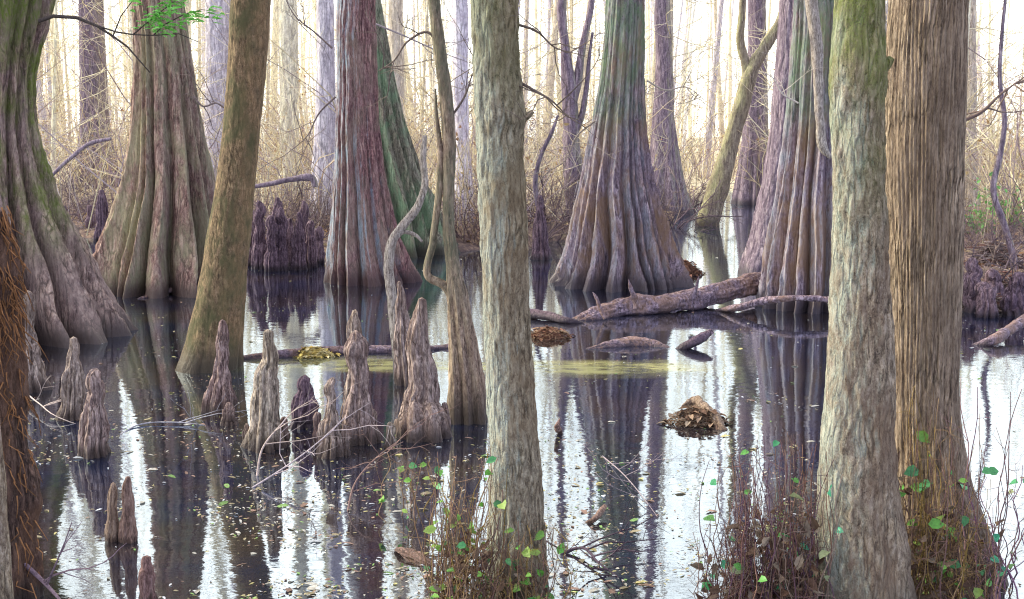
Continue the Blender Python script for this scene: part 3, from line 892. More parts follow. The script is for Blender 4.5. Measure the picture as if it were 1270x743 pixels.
log('fallen_log', 'thick purple brown fallen log rising to the right against the fluted cypress', [(706, 409, 16, -.08), (728, 397, 24, -.01), (770, 384, 25, .05), (820, 377, 24, .08), (870, 369, 26, .10), (905, 361, 26, .14), (938, 350, 24, .19), (972, 340, 22, .24)], seed=3, nth=110, nz=220, bark_amp=.014, bark_f=14, lump=.09)
def stub(root, p, d, L, r, seed):
    m_ = MB()
    d = np.array(d, float) / np.linalg.norm(d)
    P = [[*(np.array(p) + d * L * u + np.array([0, 0, .02 * math.sin(u * 5 + seed)])), r * k] for u, k in ((-.1, 1.3), (.15, 1.0), (.5, .8), (.8, .62), (1, .2))]
    fluted(m_, P, nth=20, nz=30, bark_amp=r * .15, bark_f=30, lump=.08, seed=seed, ref=(0.1, .9, .2), tip_round=True)
    m_.build('branch_stub', BK['log'], root, loc=tuple(root.location))


LOGR = [o for o in COL.objects if o.name.startswith('fallen_log')][0]
stub(LOGR, gnd(790, 380, .14), (-.3, -.3, .9), .28, .028, 1)
stub(LOGR, gnd(858, 370, .17), (.25, -.2, .9), .2, .022, 2)
stub(LOGR, gnd(830, 376, .06), (-.4, -.9, .15), .3, .03, 3)
stub(LOGR, gnd(750, 391, .06), (-.5, .1, .9), .22, .018, 4)
log('bent_branch', 'thin curved grey branch resting on the water in front of the fluted purple cypress', [(888, 386, 6, -.01), (915, 381, 9, .06), (950, 373, 9, .13), (985, 370, 8, .165), (1010, 370, 8, .165), (1038, 374, 7, .14)], 'log', seed=4, cat='branch', nth=24)
log('sunken_log', 'low brown log back breaking the surface in front of the thick fallen log', [(728, 436, 8, -.02), (752, 431, 16, -.005), (785, 428, 22, .0), (810, 430, 18, -.01), (834, 437, 10, -.035)], seed=5)
log('floating_log', 'long thin reddish log floating behind the row of knees', [(292, 446, 10, -.005), (340, 442, 13, .01), (390, 437, 14, .015), (450, 436, 14, .01), (510, 434, 13, .01), (556, 432, 10, -.005)], seed=6)
log('broken_stick', 'short dark broken stick jutting from the water beside the sunken log', [(838, 437, 8, -.03), (852, 428, 12, .03), (868, 420, 12, .07), (882, 411, 6, .11)], 'knee_dark', seed=7, cat='stick', nth=30, nz=50)
log('rotten_plank', 'dark splintered slab of wood at the left end of the fallen log', [(656, 388, 12, .05), (680, 392, 12, .04), (704, 398, 9, .02), (722, 402, 6, -.01)], 'knee_dark', seed=8, cat='driftwood', nth=30)
log('broken_branch', 'grey broken branch in the water at the right edge', [(1206, 430, 6, -.02), (1226, 424, 12, .03), (1250, 410, 13, .08), (1282, 388, 13, .16)], 'log', seed=9, cat='branch', nth=30)
log('upright_stick', 'short brown stick standing out of the bright water right of the centre trunk', [(696, 542, 5, -.02), (694, 534, 7, .02), (691, 530, 7, .06), (694, 520, 4, .10)], 'red_knee', seed=10, cat='stick', nth=24, nz=40)
log('bent_stick', 'bent brown stick tip in the white reflection below the centre', [(725, 650, 6, -.01), (736, 645, 9, .015), (745, 636, 8, .03), (750, 628, 4, .04)], 'red_knee', seed=11, cat='stick', nth=24, nz=40)
log('floating_bark', 'piece of reddish bark floating left of the centre trunk', [(494, 682, 10, .0), (505, 684, 24, .01), (518, 690, 26, .01), (530, 698, 18, .005), (538, 704, 6, -.005)], 'red_knee', seed=12, cat='bark', lump=.22, bark_amp=.012, bark_st=.1, ridges=9, amp=.3, flare=5).scale = (1, 1, .45)
log('curved_twig', 'dark arched twig lying on the water at the foot of the red brown cypress', [(172, 372, 5, -.01), (195, 365, 6, .02), (220, 358, 6, .05), (252, 355, 6, .05)], 'log', seed=13, cat='stick', nth=20)

# leafy debris raft
def strands(mb, rng, centre, sx, sy, sz, n, L, r, cols):
    for k in range(n):
        a, rr = rng.uniform(0, 6.28), math.sqrt(rng.uniform())
        p = np.array(centre) + np.array([math.cos(a) * rr * sx, math.sin(a) * rr * sy, sz * .82 * (1 - rr ** 2) * rng.uniform(.75, 1.06)])
        d = rng.normal(0, 1, 3); d[2] *= .08
        d[2] -= rr * .35 * (d[0] * math.cos(a) + d[1] * math.sin(a))
        d /= np.linalg.norm(d)
        l = L * rng.uniform(.5, 1.4)
        c = np.array(cols[rng.randint(len(cols))]) * rng.uniform(.6, 1.25)
        mb.tube([p - d * l / 2, p + np.array([0, 0, rng.normal(0, .006)]), p + d * l / 2], r, r * .5, 3, c)


def mound(label, px0, px1, py, hpx, seed, cols, n=420, name='debris_mound', cat='debris', L=.09, r=.003):
    rg = np.random.RandomState(seed)
    c = gnd((px0 + px1) / 2, py)
    sx_ = (px1 - px0) / F * c[1] / 2
    hh = hpx / F * c[1]
    mb = MB()
    nt = 36
    prev = []
    V = []; Fc = []
    rings = 7
    for i in range(rings):
        u = i / (rings - 1)
        for j in range(nt):
            a = j / nt * 6.283
            k = (1 - u) * (1 + .22 * math.sin(a * 3 + seed) + .12 * math.sin(a * 7 + seed * 2))
            V.append(c + np.array([math.cos(a) * sx_ * k * .95, math.sin(a) * sx_ * .7 * k, -.06 + (hh + .06) * .8 * (1 - (1 - u) ** 2) * (1 + .15 * math.sin(a * 5 + u * 6))]))
    for i in range(rings - 1):
        for j in range(nt):
            k = (j + 1) % nt
            Fc.append((i * nt + j, i * nt + k, (i + 1) * nt + k, (i + 1) * nt + j))
    mb.add(V, Fc, np.array(cols[0]) * .8)
    strands(mb, rg, c + np.array([0, 0, .0]), sx_, sx_ * .75, hh, n, L, r, cols)
    for k in range(60):      # matted leaves among the needles
        a, rr = rg.uniform(0, 6.28), math.sqrt(rg.uniform()) * 1.15
        mb.leaf(c + np.array([math.cos(a) * rr * sx_, math.sin(a) * rr * sx_ * .72, max(.004, hh * .84 * (1 - rr ** 2)) + .003]), rg.normal(0, 1, 3) * (1, 1, .1), (rg.normal(0, .3), rg.normal(0, .3), 1), rg.uniform(.03, .08), rg.uniform(.02, .04), np.array(cols[rg.randint(len(cols))]) * rg.uniform(.5, 1.5), .3)
    loc = tuple(float(v) for v in c)
    return tag(mb.build(name, M_TWIG, loc=loc), label, cat)

RUST = [(.16, .095, .06), (.21, .14, .095), (.11, .06, .04), (.25, .19, .14)]
mound('brown raft of dead needles floating in the bright reflections right of centre', 826, 902, 524, 22, 3, RUST, 420, L=.07, r=.002)
mound('rusty clump of needles caught at the left end of the fallen log', 652, 708, 418, 15, 4, [(.22, .10, .06), (.15, .07, .05), (.30, .19, .12)], 300, L=.08, r=.0025)
mound('yellow straw tuft lying on the long thin floating log', 366, 414, 441, 12, 5, [(.62, .48, .14), (.55, .38, .10), (.66, .55, .28)], 260, 'straw_tuft')
mound('rust coloured needle drift against the right foot of the great violet cypress', 826, 872, 340, 20, 6, [(.24, .12, .08), (.17, .08, .06)], 260, L=.11, r=.003)
for i, (x0, x1, y_, h_) in enumerate([(1196, 1270, 340, 46), (1215, 1300, 366, 34), (1190, 1240, 384, 26)]):
    mound('tangled heap of dead sticks and leaves on the right bank', x0, x1, y_, h_, 20 + i, [(.16, .11, .10), (.30, .22, .19), (.40, .32, .30), (.20, .10, .08)], 420, L=.3, r=.007).__setitem__('group', 'debris heaps on the right bank')

# bark flake leaning on the raft
log('floating_bark', 'red brown bark flake leaning out of the raft of dead needles', [(846, 506, 6, .05), (858, 500, 13, .07), (878, 512, 15, .05), (898, 536, 7, -.01)], 'red_knee', seed=14, cat='bark', lump=.2, bark_amp=.012)


# ------------------------------------------------------------------ vines, sprays and twigs in front
def plant(name, label, cat, boxes, base_y, n_stem, n_leaf, seed, stem_cols, leaf_cols, leafL=(.03, .06), dead=0, r=.0022, depth=.12, wander=.05, Yc=None, deadcols=RUST):
    """boxes: list of (px0, px1, py_top) : stems rise from the foot inside that span up to that height"""
    rg = np.random.RandomState(seed)
    Y0 = Yc if Yc is not None else gy(base_y)
    c = gnd((boxes[0][0] + boxes[0][1]) / 2, base_y)
    loc = (float(c[0]), float(Y0), 0.)
    root = thing(name, label, cat, loc)
    ms, ml, md = MB(), MB(), MB()
    nodes = []
    for k in range(n_stem):
        x0, x1, yt = boxes[rg.randint(len(boxes))]
        px = rg.uniform(x0, x1)
        Y = Y0 + rg.uniform(-depth, depth)
        b = at(px, base_y, Y); b[2] = -.05
        top = at(px + rg.normal(0, 14), yt + (base_y - yt) * (rg.uniform(0, 1) ** 1.6) * .8, Y)
        n = 8
        P = []
        off = np.zeros(3)
        for i in range(n):
            u = i / (n - 1)
            off = off + rg.normal(0, wander / 3, 3)
            P.append(b + (top - b) * u + off * np.array([1, .8, .25]))
        P[0][2] = -.05
        P = smooth_path(np.array(P), 16)
        cc = np.array(stem_cols[rg.randint(len(stem_cols))]) * rg.uniform(.6, 1.3)
        ms.tube(P, r * rg.uniform(.7, 1.5), r * .4, 4, cc)
        nodes.append(P)
        for q in range(rg.randint(1, 4)):
            i = rg.randint(4, 15)
            d = rg.normal(0, 1, 3)
            grow(ms, rg, P[i], d + np.array([0, 0, .4]), rg.uniform(.05, .16), r * .5, 1, (3,), 3, .1, cc, .4)
    for k in range(n_leaf):
        P = nodes[rg.randint(len(nodes))]
        i = rg.randint(4, 16)
        d = rg.normal(0, 1, 3); d[2] *= .5
        d /= np.linalg.norm(d)
        p = P[i] + d * rg.uniform(.0, .015)
        up = np.array([rg.normal(0, .5), -.7 + rg.normal(0, .4), .6])
        L = rg.uniform(*leafL)
        c_ = np.array(leaf_cols[rg.randint(len(leaf_cols))]) * rg.uniform(.7, 1.25)
        ml.leaf(p, d, up, L, L * rg.uniform(.55, .8), c_)
    for k in range(dead):
        x0, x1, yt = boxes[rg.randint(len(boxes))]
        u = rg.uniform(0, 1) ** 1.5
        Y = Y0 + rg.uniform(-depth, depth)
        p = at(rg.uniform(x0, x1), base_y - (base_y - yt) * u * .6, Y)
        d = rg.normal(0, 1, 3)
        L = rg.uniform(.025, .06)
        cc = np.array(deadcols[rg.randint(len(deadcols))]) * rg.uniform(.6, 1.2)
        if rg.uniform() < .5: md.leaf(p, d, rg.normal(0, 1, 3), L, L * .5, cc, .5)
        else: md.tube([p, p + d * L * .4, p + d * L * .7 - np.array([0, 0, L * .6])], .0015, .0008, 3, cc)
    ms.build('stems', M_TWIG, root, loc=loc)
    if n_leaf: ml.build('leaves', M_LEAF, root, loc=loc)
    if dead: md.build('dead_leaves', M_DRY, root, loc=loc)
    return root

BRN = [(.22, .13, .08), (.30, .19, .10), (.16, .09, .08), (.26, .17, .05)]
GRN = [(.11, .32, .05), (.20, .42, .07), (.07, .26, .09), (.26, .38, .08)]
TEAL = [(.06, .34, .19), (.07, .36, .14), (.12, .34, .07), (.32, .36, .18)]
plant('vine_tangle', 'tangle of brown vines with fresh green leaves around the foot of the centre trunk', 'vine', [(540, 606, 555), (545, 604, 610), (600, 684, 650)], 770, 130, 85, 11, BRN, GRN, (.025, .05), 320, Yc=YH - .16, depth=.1)
plant('vine_tangle', 'thicket of reddish brown dead stems with scattered teal leaves left of the pale lichen trunk', 'vine', [(900, 1018, 560), (920, 1015, 540), (870, 1010, 640)], 785, 260, 60, 12, [(.14, .07, .06), (.20, .11, .08), (.11, .055, .08), (.22, .15, .12)], TEAL, (.025, .055), 900, Yc=YM - .05, depth=.16)
plant('vine_tangle', 'climbing vine with bright leaves and dead foliage on the furrowed brown trunk', 'vine', [(1106, 1170, 480), (1120, 1205, 520), (1150, 1225, 580)], 765, 120, 60, 13, BRN, GRN, (.03, .055), 340, Yc=YN - .32, depth=.07)
plant('leafy_sprig', 'sprig with a few bright green leaves before the largest shaggy knee', 'plant', [(478, 500, 505), (485, 560, 560)], 640, 8, 18, 14, BRN, GRN, (.03, .05), 0, Yc=gy(640), depth=.1)
plant('dead_shrub', 'wispy purple twigs rising at the right edge with one teal leaf', 'shrub', [(1190, 1245, 470), (1225, 1275, 560)], 735, 16, 12, 15, [(.20, .10, .16), (.26, .15, .16)], TEAL, (.03, .055), 30, Yc=gy(735), depth=.2, r=.003)


def twig(label, pts, col, r, seed, kids=5, name='fallen_twig', cat='twig', zz=.015, klen=.35):
    rg = np.random.RandomState(seed)
    mb = MB()
    P = np.array([gnd(px, py, z) for px, py, z in pts])
    P = smooth_path(P, 20)
    mb.tube(P, r, r * .3, 5, col)
    for k in range(kids):
        i = rg.randint(4, 18)
        a = rg.uniform(0, 6.28)
        grow(mb, rg, P[i], (math.cos(a), math.sin(a) * .7, .35), klen * rg.uniform(.5, 1.2), r * .55, 1, (3,), 3, .0, col, .35)
    loc = tuple(float(v) for v in (P[0][0], P[0][1], 0))
    return tag(mb.build(name, M_TWIG, loc=loc), label, cat)

twig('pale forked twig arching over the water before the broad based knee', [(318, 596, -.02), (324, 560, .10), (350, 525, .2), (372, 502, .24)], (.42, .33, .30), .006, 1, 4)
twig('long pale bare twig slanting across the water below the knees', [(305, 610, -.02), (360, 575, .1), (410, 535, .2), (430, 515, .25)], (.46, .38, .40), .005, 2, 6)
twig('thin grey twig floating beside the flat topped knee', [(140, 545, -.01), (180, 525, .01), (225, 524, .012), (270, 530, -.01)], (.40, .38, .42), .006, 3, 3)
twig('brown twig with drooping sprays in front of the tall column knees', [(430, 640, -.02), (440, 600, .1), (470, 565, .2), (500, 548, .22)], (.24, .15, .13), .005, 4, 7)
twig('dark branching twig in the bright water at the bottom centre', [(690, 690, -.01), (715, 680, .02), (745, 700, .02), (775, 722, -.01)], (.06, .04, .06), .008, 5, 6, klen=.3)
twig('pale stick crossing the needles beside the rusty stump at left', [(18, 470, .02), (48, 500, .05), (78, 520, .02), (100, 528, -.01)], (.50, .40, .36), .007, 6, 3)
twig('slender arched stick in front of the twigs at lower left', [(20, 690, .15), (48, 716, .08), (75, 745, .03), (92, 770, -.01)], (.22, .15, .18), .010, 7, 2)
twig('fine dark twig draped in the water left of the thicket', [(740, 560, -.01), (775, 590, .02), (800, 620, .02), (822, 650, -.01)], (.30, .24, .26), .004, 8, 5)


# ------------------------------------------------------------------ woods behind: individual bare trees
def sample_bg(rg, n, y0, y1, spread, mind, keep):
    out = []
    tries = 0
    while len(out) < n and tries < n * 200:
        tries += 1
        y = math.sqrt(rg.uniform(y0 ** 2, y1 ** 2))
        x = rg.uniform(-1, 1) * (spread * y + 3)
        if not keep(x, y): continue
        if all((x - a) ** 2 + (y - b) ** 2 > (mind * (.5 + y / 60)) ** 2 for a, b in out):
            out.append((x, y))
    return out


def px_of(x, y): return CX + x / y * F


def far_variant(seed, h, r):
    rg = np.random.RandomState(seed)
    lean = rg.normal(0, .06, 2)
    bend = rg.uniform(-1, 1, 2) * .45
    P = []
    for i in range(11):
        u = i / 10
        P.append([lean[0] * h * u + bend[0] * math.sin(u * 4 + seed) * u, lean[1] * h * u + bend[1] * math.sin(u * 3) * u, -.5 + (h + .5) * u, r * (1 - .75 * u) + r * .5 * math.exp(-u * 14)])
    P = np.array(P)
    tm = MB()
    fluted(tm, P, nth=16, nz=50, bark_amp=r * .1, bark_f=6, lump=.04, seed=seed)
    top = lambda z: np.array([np.interp(z, P[:, 2], P[:, 0]), np.interp(z, P[:, 2], P[:, 1]), z])
    cm = crown_mb(rg, top, h * .42, h * .99, 11, h * .17, r * .2, (.80, .75, .60))
    for k in range(26):     # weak shoots and hanging vines low on the trunk
        z = rg.uniform(.6, h * .4)
        a = rg.uniform(0, 6.28)
        grow(cm, rg, top(z), (math.cos(a), math.sin(a), rg.uniform(-.2, .9)), rg.uniform(.8, 2.6), .013, 1, (6,), 3, .2, (.80, .74, .56), .4)
    return tm, cm


VAR = []
for s in range(8):
    h = [15, 17, 13, 19, 14, 16, 18, 12][s]
    VAR.append(far_variant(300 + s, h, [.07, .11, .05, .15, .06, .09, .12, .04][s]))
FARM = ['far_a', 'far_b', 'far_a', 'far_c', 'far_a', 'far_b', 'far_a', 'far_c']
FLAB = ['slender pale bare tree in the sunlit woods beyond the water', 'straight lilac grey bare tree in the sunlit woods beyond the water', 'slender pale bare tree in the sunlit woods beyond the water', 'stouter grey tan bare tree in the sunlit woods beyond the water']
protos = []
rg = np.random.RandomState(77)


def keep_tree(x, y):
    p = px_of(x, y)
    if 850 < p < 945 and y < 44: return False
    if y < np.interp(x / y, sh_az, sh_d) + 1.0 and y < 34: return False
    return True


spots = sample_bg(rg, 150, 25, 78, .47, 1.0, keep_tree)
for i, (x, y) in enumerate(spots):
    k = rg.randint(8)
    z = gz(x, y)
    lab = FLAB[0] if FARM[k] == 'far_a' else FLAB[1] if FARM[k] == 'far_b' else FLAB[3]
    grp = {'far_a': 'pale bare trees of the far woods', 'far_b': 'lilac bare trees of the far woods', 'far_c': 'tan bare trees of the far woods'}[FARM[k]]
    root = thing('bare_tree', lab, 'tree', (x, y, z), grp)
    root.rotation_euler = (0, 0, rg.uniform(0, 6.28))
    s = rg.uniform(.8, 1.2) * (1.6 if i % 5 == 0 and y > 36 else 1)
    root.scale = (s, s, s)
    pr = next((q for q in protos if q[0] == k), None)
    if pr is None:
        tr = VAR[k][0].build('trunk', BK[FARM[k]], root)
        cr = VAR[k][1].build('crown', M_BRUSH, root)
        protos.append((k, tr, cr))
    else:
        for src in pr[1:]:
            c = src.copy(); COL.objects.link(c); c.parent = root

# bare shrubs on the bank
def shrub_variant(seed):
    rg = np.random.RandomState(seed)
    mb = MB()
    for k in range(rg.randint(12, 20)):
        a = rg.uniform(0, 6.28)
        col = np.array([(.82, .73, .46), (.66, .55, .38), (.86, .80, .60), (.48, .38, .40)][rg.randint(4)]) * rg.uniform(.7, 1.2)
        p = np.array([math.cos(a), math.sin(a), 0]) * rg.uniform(0, .35) - np.array([0, 0, .1])
        grow(mb, rg, p, (math.cos(a) * .5, math.sin(a) * .5, rg.uniform(.6, 1.6)), rg.uniform(.8, 2.4), rg.uniform(.006, .014), 2, (4, 3), 4, .3, col, .3, .5, 6)
    lf = MB()
    V = np.concatenate(mb.v)
    for k in range(70):
        p = V[rg.randint(len(V))]
        g = rg.uniform(.7, 1.2)
        c = [(.46 * g, .29 * g, .14 * g), (.56 * g, .42 * g, .22 * g), (.36 * g, .2 * g, .12 * g)][rg.randint(3)]
        lf.leaf(p, rg.normal(0, 1, 3), rg.normal(0, 1, 3), rg.uniform(.05, .1), rg.uniform(.03, .05), c, .4)
    return mb, lf


SV = [shrub_variant(500 + s) for s in range(6)]
sp = []
rg = np.random.RandomState(78)
def keep_shrub(x, y):
    p = px_of(x, y)
    if 850 < p < 940 and y < 40: return False
    return gz(x, y) > .0
spots = sample_bg(rg, 190, 15, 50, .46, .55, keep_shrub)
for i, (x, y) in enumerate(spots):
    k = rg.randint(6)
    z = gz(x, y)
    root = thing('bare_shrub', 'leafless tan shrub in the thicket along the far bank', 'shrub', (x, y, z), 'thicket shrubs along the far bank')
    root.rotation_euler = (0, 0, rg.uniform(0, 6.28))
    s = rg.uniform(.6, 1.25)
    root.scale = (s, s, s)
    pr = next((q for q in sp if q[0] == k), None)
    if pr is None:
        sp.append((k, SV[k][0].build('stems', M_BRUSH, root), SV[k][1].build('dead_leaves', M_DRY, root)))
    else:
        for src in pr[1:]:
            c = src.copy(); COL.objects.link(c); c.parent = root

rg = np.random.RandomState(81)
dk_protos = []
for i in range(46):
    px, py = [(rg.uniform(55, 150), rg.uniform(262, 296)), (rg.uniform(300, 400), rg.uniform(285, 322)), (rg.uniform(530, 590), rg.uniform(285, 315)), (rg.uniform(655, 705), rg.uniform(270, 312)), (rg.uniform(1185, 1290), rg.uniform(300, 368)), (rg.uniform(820, 860), rg.uniform(258, 285))][i % 6]
    p = gnd(px, py)
    root = thing('dark_shrub', 'dark leafless bush of crooked purple brown twigs at the far waterline', 'shrub', (p[0], p[1], gz(p[0], p[1]) - .05), 'dark bushes along the far waterline')
    root.rotation_euler = (0, 0, rg.uniform(0, 6.28))
    k = i % 4
    if i < 4:
        g2 = np.random.RandomState(700 + i)
        mbs = MB()
        for q in range(16):
            a = g2.uniform(0, 6.28)
            cc = np.array([(.13, .09, .10), (.20, .14, .15), (.10, .07, .09), (.26, .19, .16)][g2.randint(4)])
            grow(mbs, g2, (math.cos(a) * .15, math.sin(a) * .15, -.15), (math.cos(a) * .9, math.sin(a) * .9, g2.uniform(.3, 1.3)), g2.uniform(.5, 1.3), g2.uniform(.007, .016), 2, (5, 3), 4, .1, cc, .5, .5, 6)
        dk_protos.append(mbs.build('stems', M_TWIG, root))
    else:
        c = dk_protos[k].copy(); COL.objects.link(c); c.parent = root
    sc_ = rg.uniform(.6, 1.2)
    root.scale = (sc_, sc_, sc_)

# far-off wood: reads as one mass of thin stems, distance haze put into their pale colour
rg = np.random.RandomState(91)
mb = MB()
for k in range(400):
    y = rg.uniform(56, 105)
    x = rg.uniform(-1, 1) * (y * .5 + 8)
    h = rg.uniform(9, 22)
    r = rg.uniform(.02, .10) * (1 if rg.uniform() < .8 else 1.5)
    c = np.array([(.88, .82, .62), (.76, .71, .76), (.82, .73, .52), (.90, .86, .74), (.62, .54, .54)][rg.randint(5)]) * rg.uniform(.75, 1.2)
    l = rg.normal(0, .05, 2)
    mb.tube([(x, y, 0), (x + l[0] * h * .5 + rg.normal(0, .3), y + l[1] * h * .5, h * .5), (x + l[0] * h, y + l[1] * h, h)], r, r * .3, 4, np.minimum(c, .9))
    if k % 2 == 0:
        for q in range(5):
            z = rg.uniform(1.5, h)
            a = rg.uniform(0, 6.28); L = rg.uniform(.8, 3)
            e = np.array([math.cos(a) * L, math.sin(a) * L, rg.uniform(-.2, 1) * L])
            b = np.array([x + l[0] * z, y + l[1] * z, z])
            mb.tube([b, b + e * .5 + rg.normal(0, .12, 3), b + e], .03, .008, 3, np.minimum(c, .9))
tag(mb.build('far_woodland', M_FAR), 'hazy mass of thin pale stems closing the view behind the swamp', 'woodland', kind='stuff')
# undergrowth of the far bank
mb = MB()
for k in range(3600):
    y = rg.uniform(17, 58)
    x = rg.uniform(-1, 1) * (y * .46 + 4)
    z = gz(x, y) if k % 1 == 0 else 0
    if z < .01: continue
    h = rg.uniform(.3, 1.7)
    c = np.array([(.78, .67, .42), (.54, .43, .32), (.84, .77, .56), (.34, .25, .27), (.62, .55, .52)][rg.randint(5)]) * rg.uniform(.7, 1.15)
    l = rg.normal(0, .3, 2)
    mb.tube([(x, y, z - .05), (x + l[0] * h * .4 + rg.normal(0, .05), y + l[1] * h * .4, z + h * .6), (x + l[0] * h, y + l[1] * h, z + h)], rg.uniform(.005, .014), .003, 3, c)
for k in range(1500):
    y = rg.uniform(19, 60)
    x = rg.uniform(-1, 1) * (y * .46 + 4)
    p_ = px_of(x, y)
    z = gz(x, y)
    if z < .01 or (850 < p_ < 945 and y < 42): continue
    c = np.array([(.74, .62, .40), (.60, .50, .40), (.80, .72, .54), (.38, .28, .30), (.52, .44, .46)][rg.randint(5)]) * rg.uniform(.7, 1.15)
    hh = rg.uniform(1.5, 6.5)
    P = [np.array([x, y, z - .05])]
    d = np.array([rg.normal(0, .35), rg.normal(0, .35), 1.0])
    for q in range(7):
        d = d + np.array([rg.normal(0, .38), rg.normal(0, .3), -.02 * q])
        P.append(P[-1] + d / np.linalg.norm(d) * hh / 7)
    mb.tube(P, rg.uniform(.008, .02), .003, 3, c)
    for q in range(3):
        a_ = rg.randint(2, 7)
        e = rg.normal(0, 1, 3); e[2] = abs(e[2]) * .6
        L = rg.uniform(.3, 1.3)
        mb.tube([P[a_], P[a_] + e * L * .4 + rg.normal(0, .06, 3), P[a_] + e * L * .8], .006, .002, 3, c)
tag(mb.build('undergrowth', M_BRUSH), 'dry tan undergrowth of thin stems covering the far bank', 'undergrowth', kind='stuff')
# dead leaves on the bank
mb = MB()
for k in range(9000):
    y = 14 + 26 * rg.uniform() ** 1.6
    x = rg.uniform(-1, 1) * (y * .46 + 2)
    z = gz(x, y)
    if z < .005: continue
    g = rg.uniform(.6, 1.2)
    c = [(.42 * g, .24 * g, .13 * g), (.52 * g, .38 * g, .22 * g), (.30 * g, .17 * g, .12 * g), (.46 * g, .36 * g, .34 * g)][rg.randint(4)]
    d = rg.normal(0, 1, 3); d[2] *= .3
    mb.leaf((x, y, z + .015), d, (rg.normal(0, .4), rg.normal(0, .4), 1), rg.uniform(.05, .13), rg.uniform(.03, .07), c, .35)
tag(mb.build('leaf_litter', M_DRY), 'brown leaf litter strewn over the far bank', 'leaf litter', kind='stuff')
# bits floating on the water
mb = MB()
n = 0
while n < 7500:
    py = 300 + 470 * rg.uniform() ** .75
    px = rg.uniform(-80, 1350)
    if rg.uniform() > .35 + .65 * (math.sin(px * .013 + py * .02) * math.sin(py * .031 - px * .006) > -.1): continue
    p = gnd(px, py, .003 + rg.uniform(0, .003))
    if gz(p[0], p[1]) > -.02: continue
    if rg.uniform() > .12 and vnoise(np.array([[p[0] * 1.1, p[1] * 1.1, 0.]]), 4)[0] + .5 * vnoise(np.array([[p[0] * 4, p[1] * 4, 0.]]), 5)[0] < .12: continue
    n += 1
    L = rg.uniform(.004, .017) if rg.uniform() < .94 else rg.uniform(.02, .045)
    g = rg.uniform(.6, 1.2)
    c = [(.50 * g, .47 * g, .42 * g), (.30 * g, .25 * g, .16 * g), (.50 * g, .44 * g, .20 * g), (.22 * g, .36 * g, .12 * g), (.30 * g, .19 * g, .15 * g), (.58 * g, .60 * g, .66 * g)][rg.choice(6, p=[.22, .26, .14, .08, .2, .1])]
    a = rg.uniform(0, 6.28)
    mb.leaf(p, (math.cos(a), math.sin(a), .02), (rg.normal(0, .12), rg.normal(0, .12), 1), L * 1.5, L * rg.uniform(.4, .9), c, .06)
tag(mb.build('floating_leaf_litter', M_DRY), 'small leaves and specks floating on the dark water', 'floating leaves', kind='stuff')

def limb(root, px_pts, Y, r, seed, col=(.16, .12, .10), kids=6, kl=.5):
    rg = np.random.RandomState(seed)
    m_ = MB()
    P = smooth_path(np.array(pxpath(px_pts, Y)), 20)
    m_.tube(P, r, r * .3, 5, col)
    for k in range(kids):
        i = rg.randint(5, 19)
        grow(m_, rg, P[i], P[i] - P[i - 2] + rg.normal(0, .12, 3) + np.array([0, 0, rg.normal(0, .12)]), kl * rg.uniform(.4, 1.2), r * .5, 1, (3,), 3, .1, col, .35)
    m_.build('branch', M_TWIG, root, loc=tuple(root.location))


limb(rootH, [(640, 100), (662, 112), (684, 125), (705, 146)], YH, .006, 1, kl=.25)
limb(rootH, [(640, 30), (664, 38), (690, 60), (712, 66)], YH, .005, 2, kl=.2)
limb(rootF, [(548, 62), (530, 40), (505, 52), (488, 76), (470, 88)], YF, .010, 3, kl=.4)
limb(rootF, [(556, 150), (576, 120), (590, 84), (612, 62)], YF, .008, 4, kl=.4)
limb(rootD, [(466, 30), (500, 44), (540, 62), (600, 84)], YD - .4, .012, 5, (.34, .28, .28), 7, .6)
limb(rootD, [(416, 120), (396, 140), (380, 170), (362, 186)], YD - .4, .012, 6, (.2, .15, .14), 7, .6)
limb(rootD, [(412, 60), (390, 40), (366, 20), (350, -10)], YD - .4, .012, 7, (.2, .15, .14), 6, .7)
limb(rootI, [(738, 150), (716, 168), (700, 200), (678, 214)], YI - .2, .012, 8, (.3, .24, .2), 7, .6)
limb(rootI, [(802, 100), (826, 112), (850, 108), (876, 126)], YI - .2, .011, 9, (.42, .36, .30), 7, .6)
limb(rootL, [(990, 128), (970, 116), (958, 96), (940, 88)], YL - .5, .009, 10, (.55, .48, .42), 5, .4)
limb(rootB, [(240, 120), (252, 132), (268, 128), (292, 150)], YB_ - .5, .012, 11, (.2, .15, .14), 5, .6)
limb(rootN, [(1194, 150), (1216, 140), (1240, 118), (1270, 96)], YN + .1, .008, 12, (.2, .14, .12), 6, .35)

# green plants on the right bank
for i, (px, py, lb) in enumerate([(1212, 300, 'low leafy green plant on the right bank close to the furrowed trunk'), (1248, 296, 'low leafy green plant on the right bank nearer the picture edge')]):
    rg = np.random.RandomState(40 + i)
    p = gnd(px, py)
    root = thing('leafy_plant', lb, 'plant', (p[0], p[1], gz(p[0], p[1])))
    ms, ml = MB(), MB()
    for k in range(12):
        a = rg.uniform(0, 6.28)
        P = grow(ms, rg, (0, 0, -.05), (math.cos(a), math.sin(a), 1.2), rg.uniform(.4, 1.0), .006, 1, (4,), 4, .2, (.25, .24, .12), .3)
        for q in range(12):
            pp = P[rg.randint(1, len(P))] + rg.normal(0, .10, 3)
            g = rg.uniform(.7, 1.3)
            ml.leaf(pp, rg.normal(0, 1, 3), (rg.normal(0, .4), rg.normal(0, .4), 1), rg.uniform(.06, .12), rg.uniform(.03, .06), (.14 * g, .34 * g, .09 * g))
    ms.build('stems', M_TWIG, root); ml.build('leaves', M_LEAF, root)

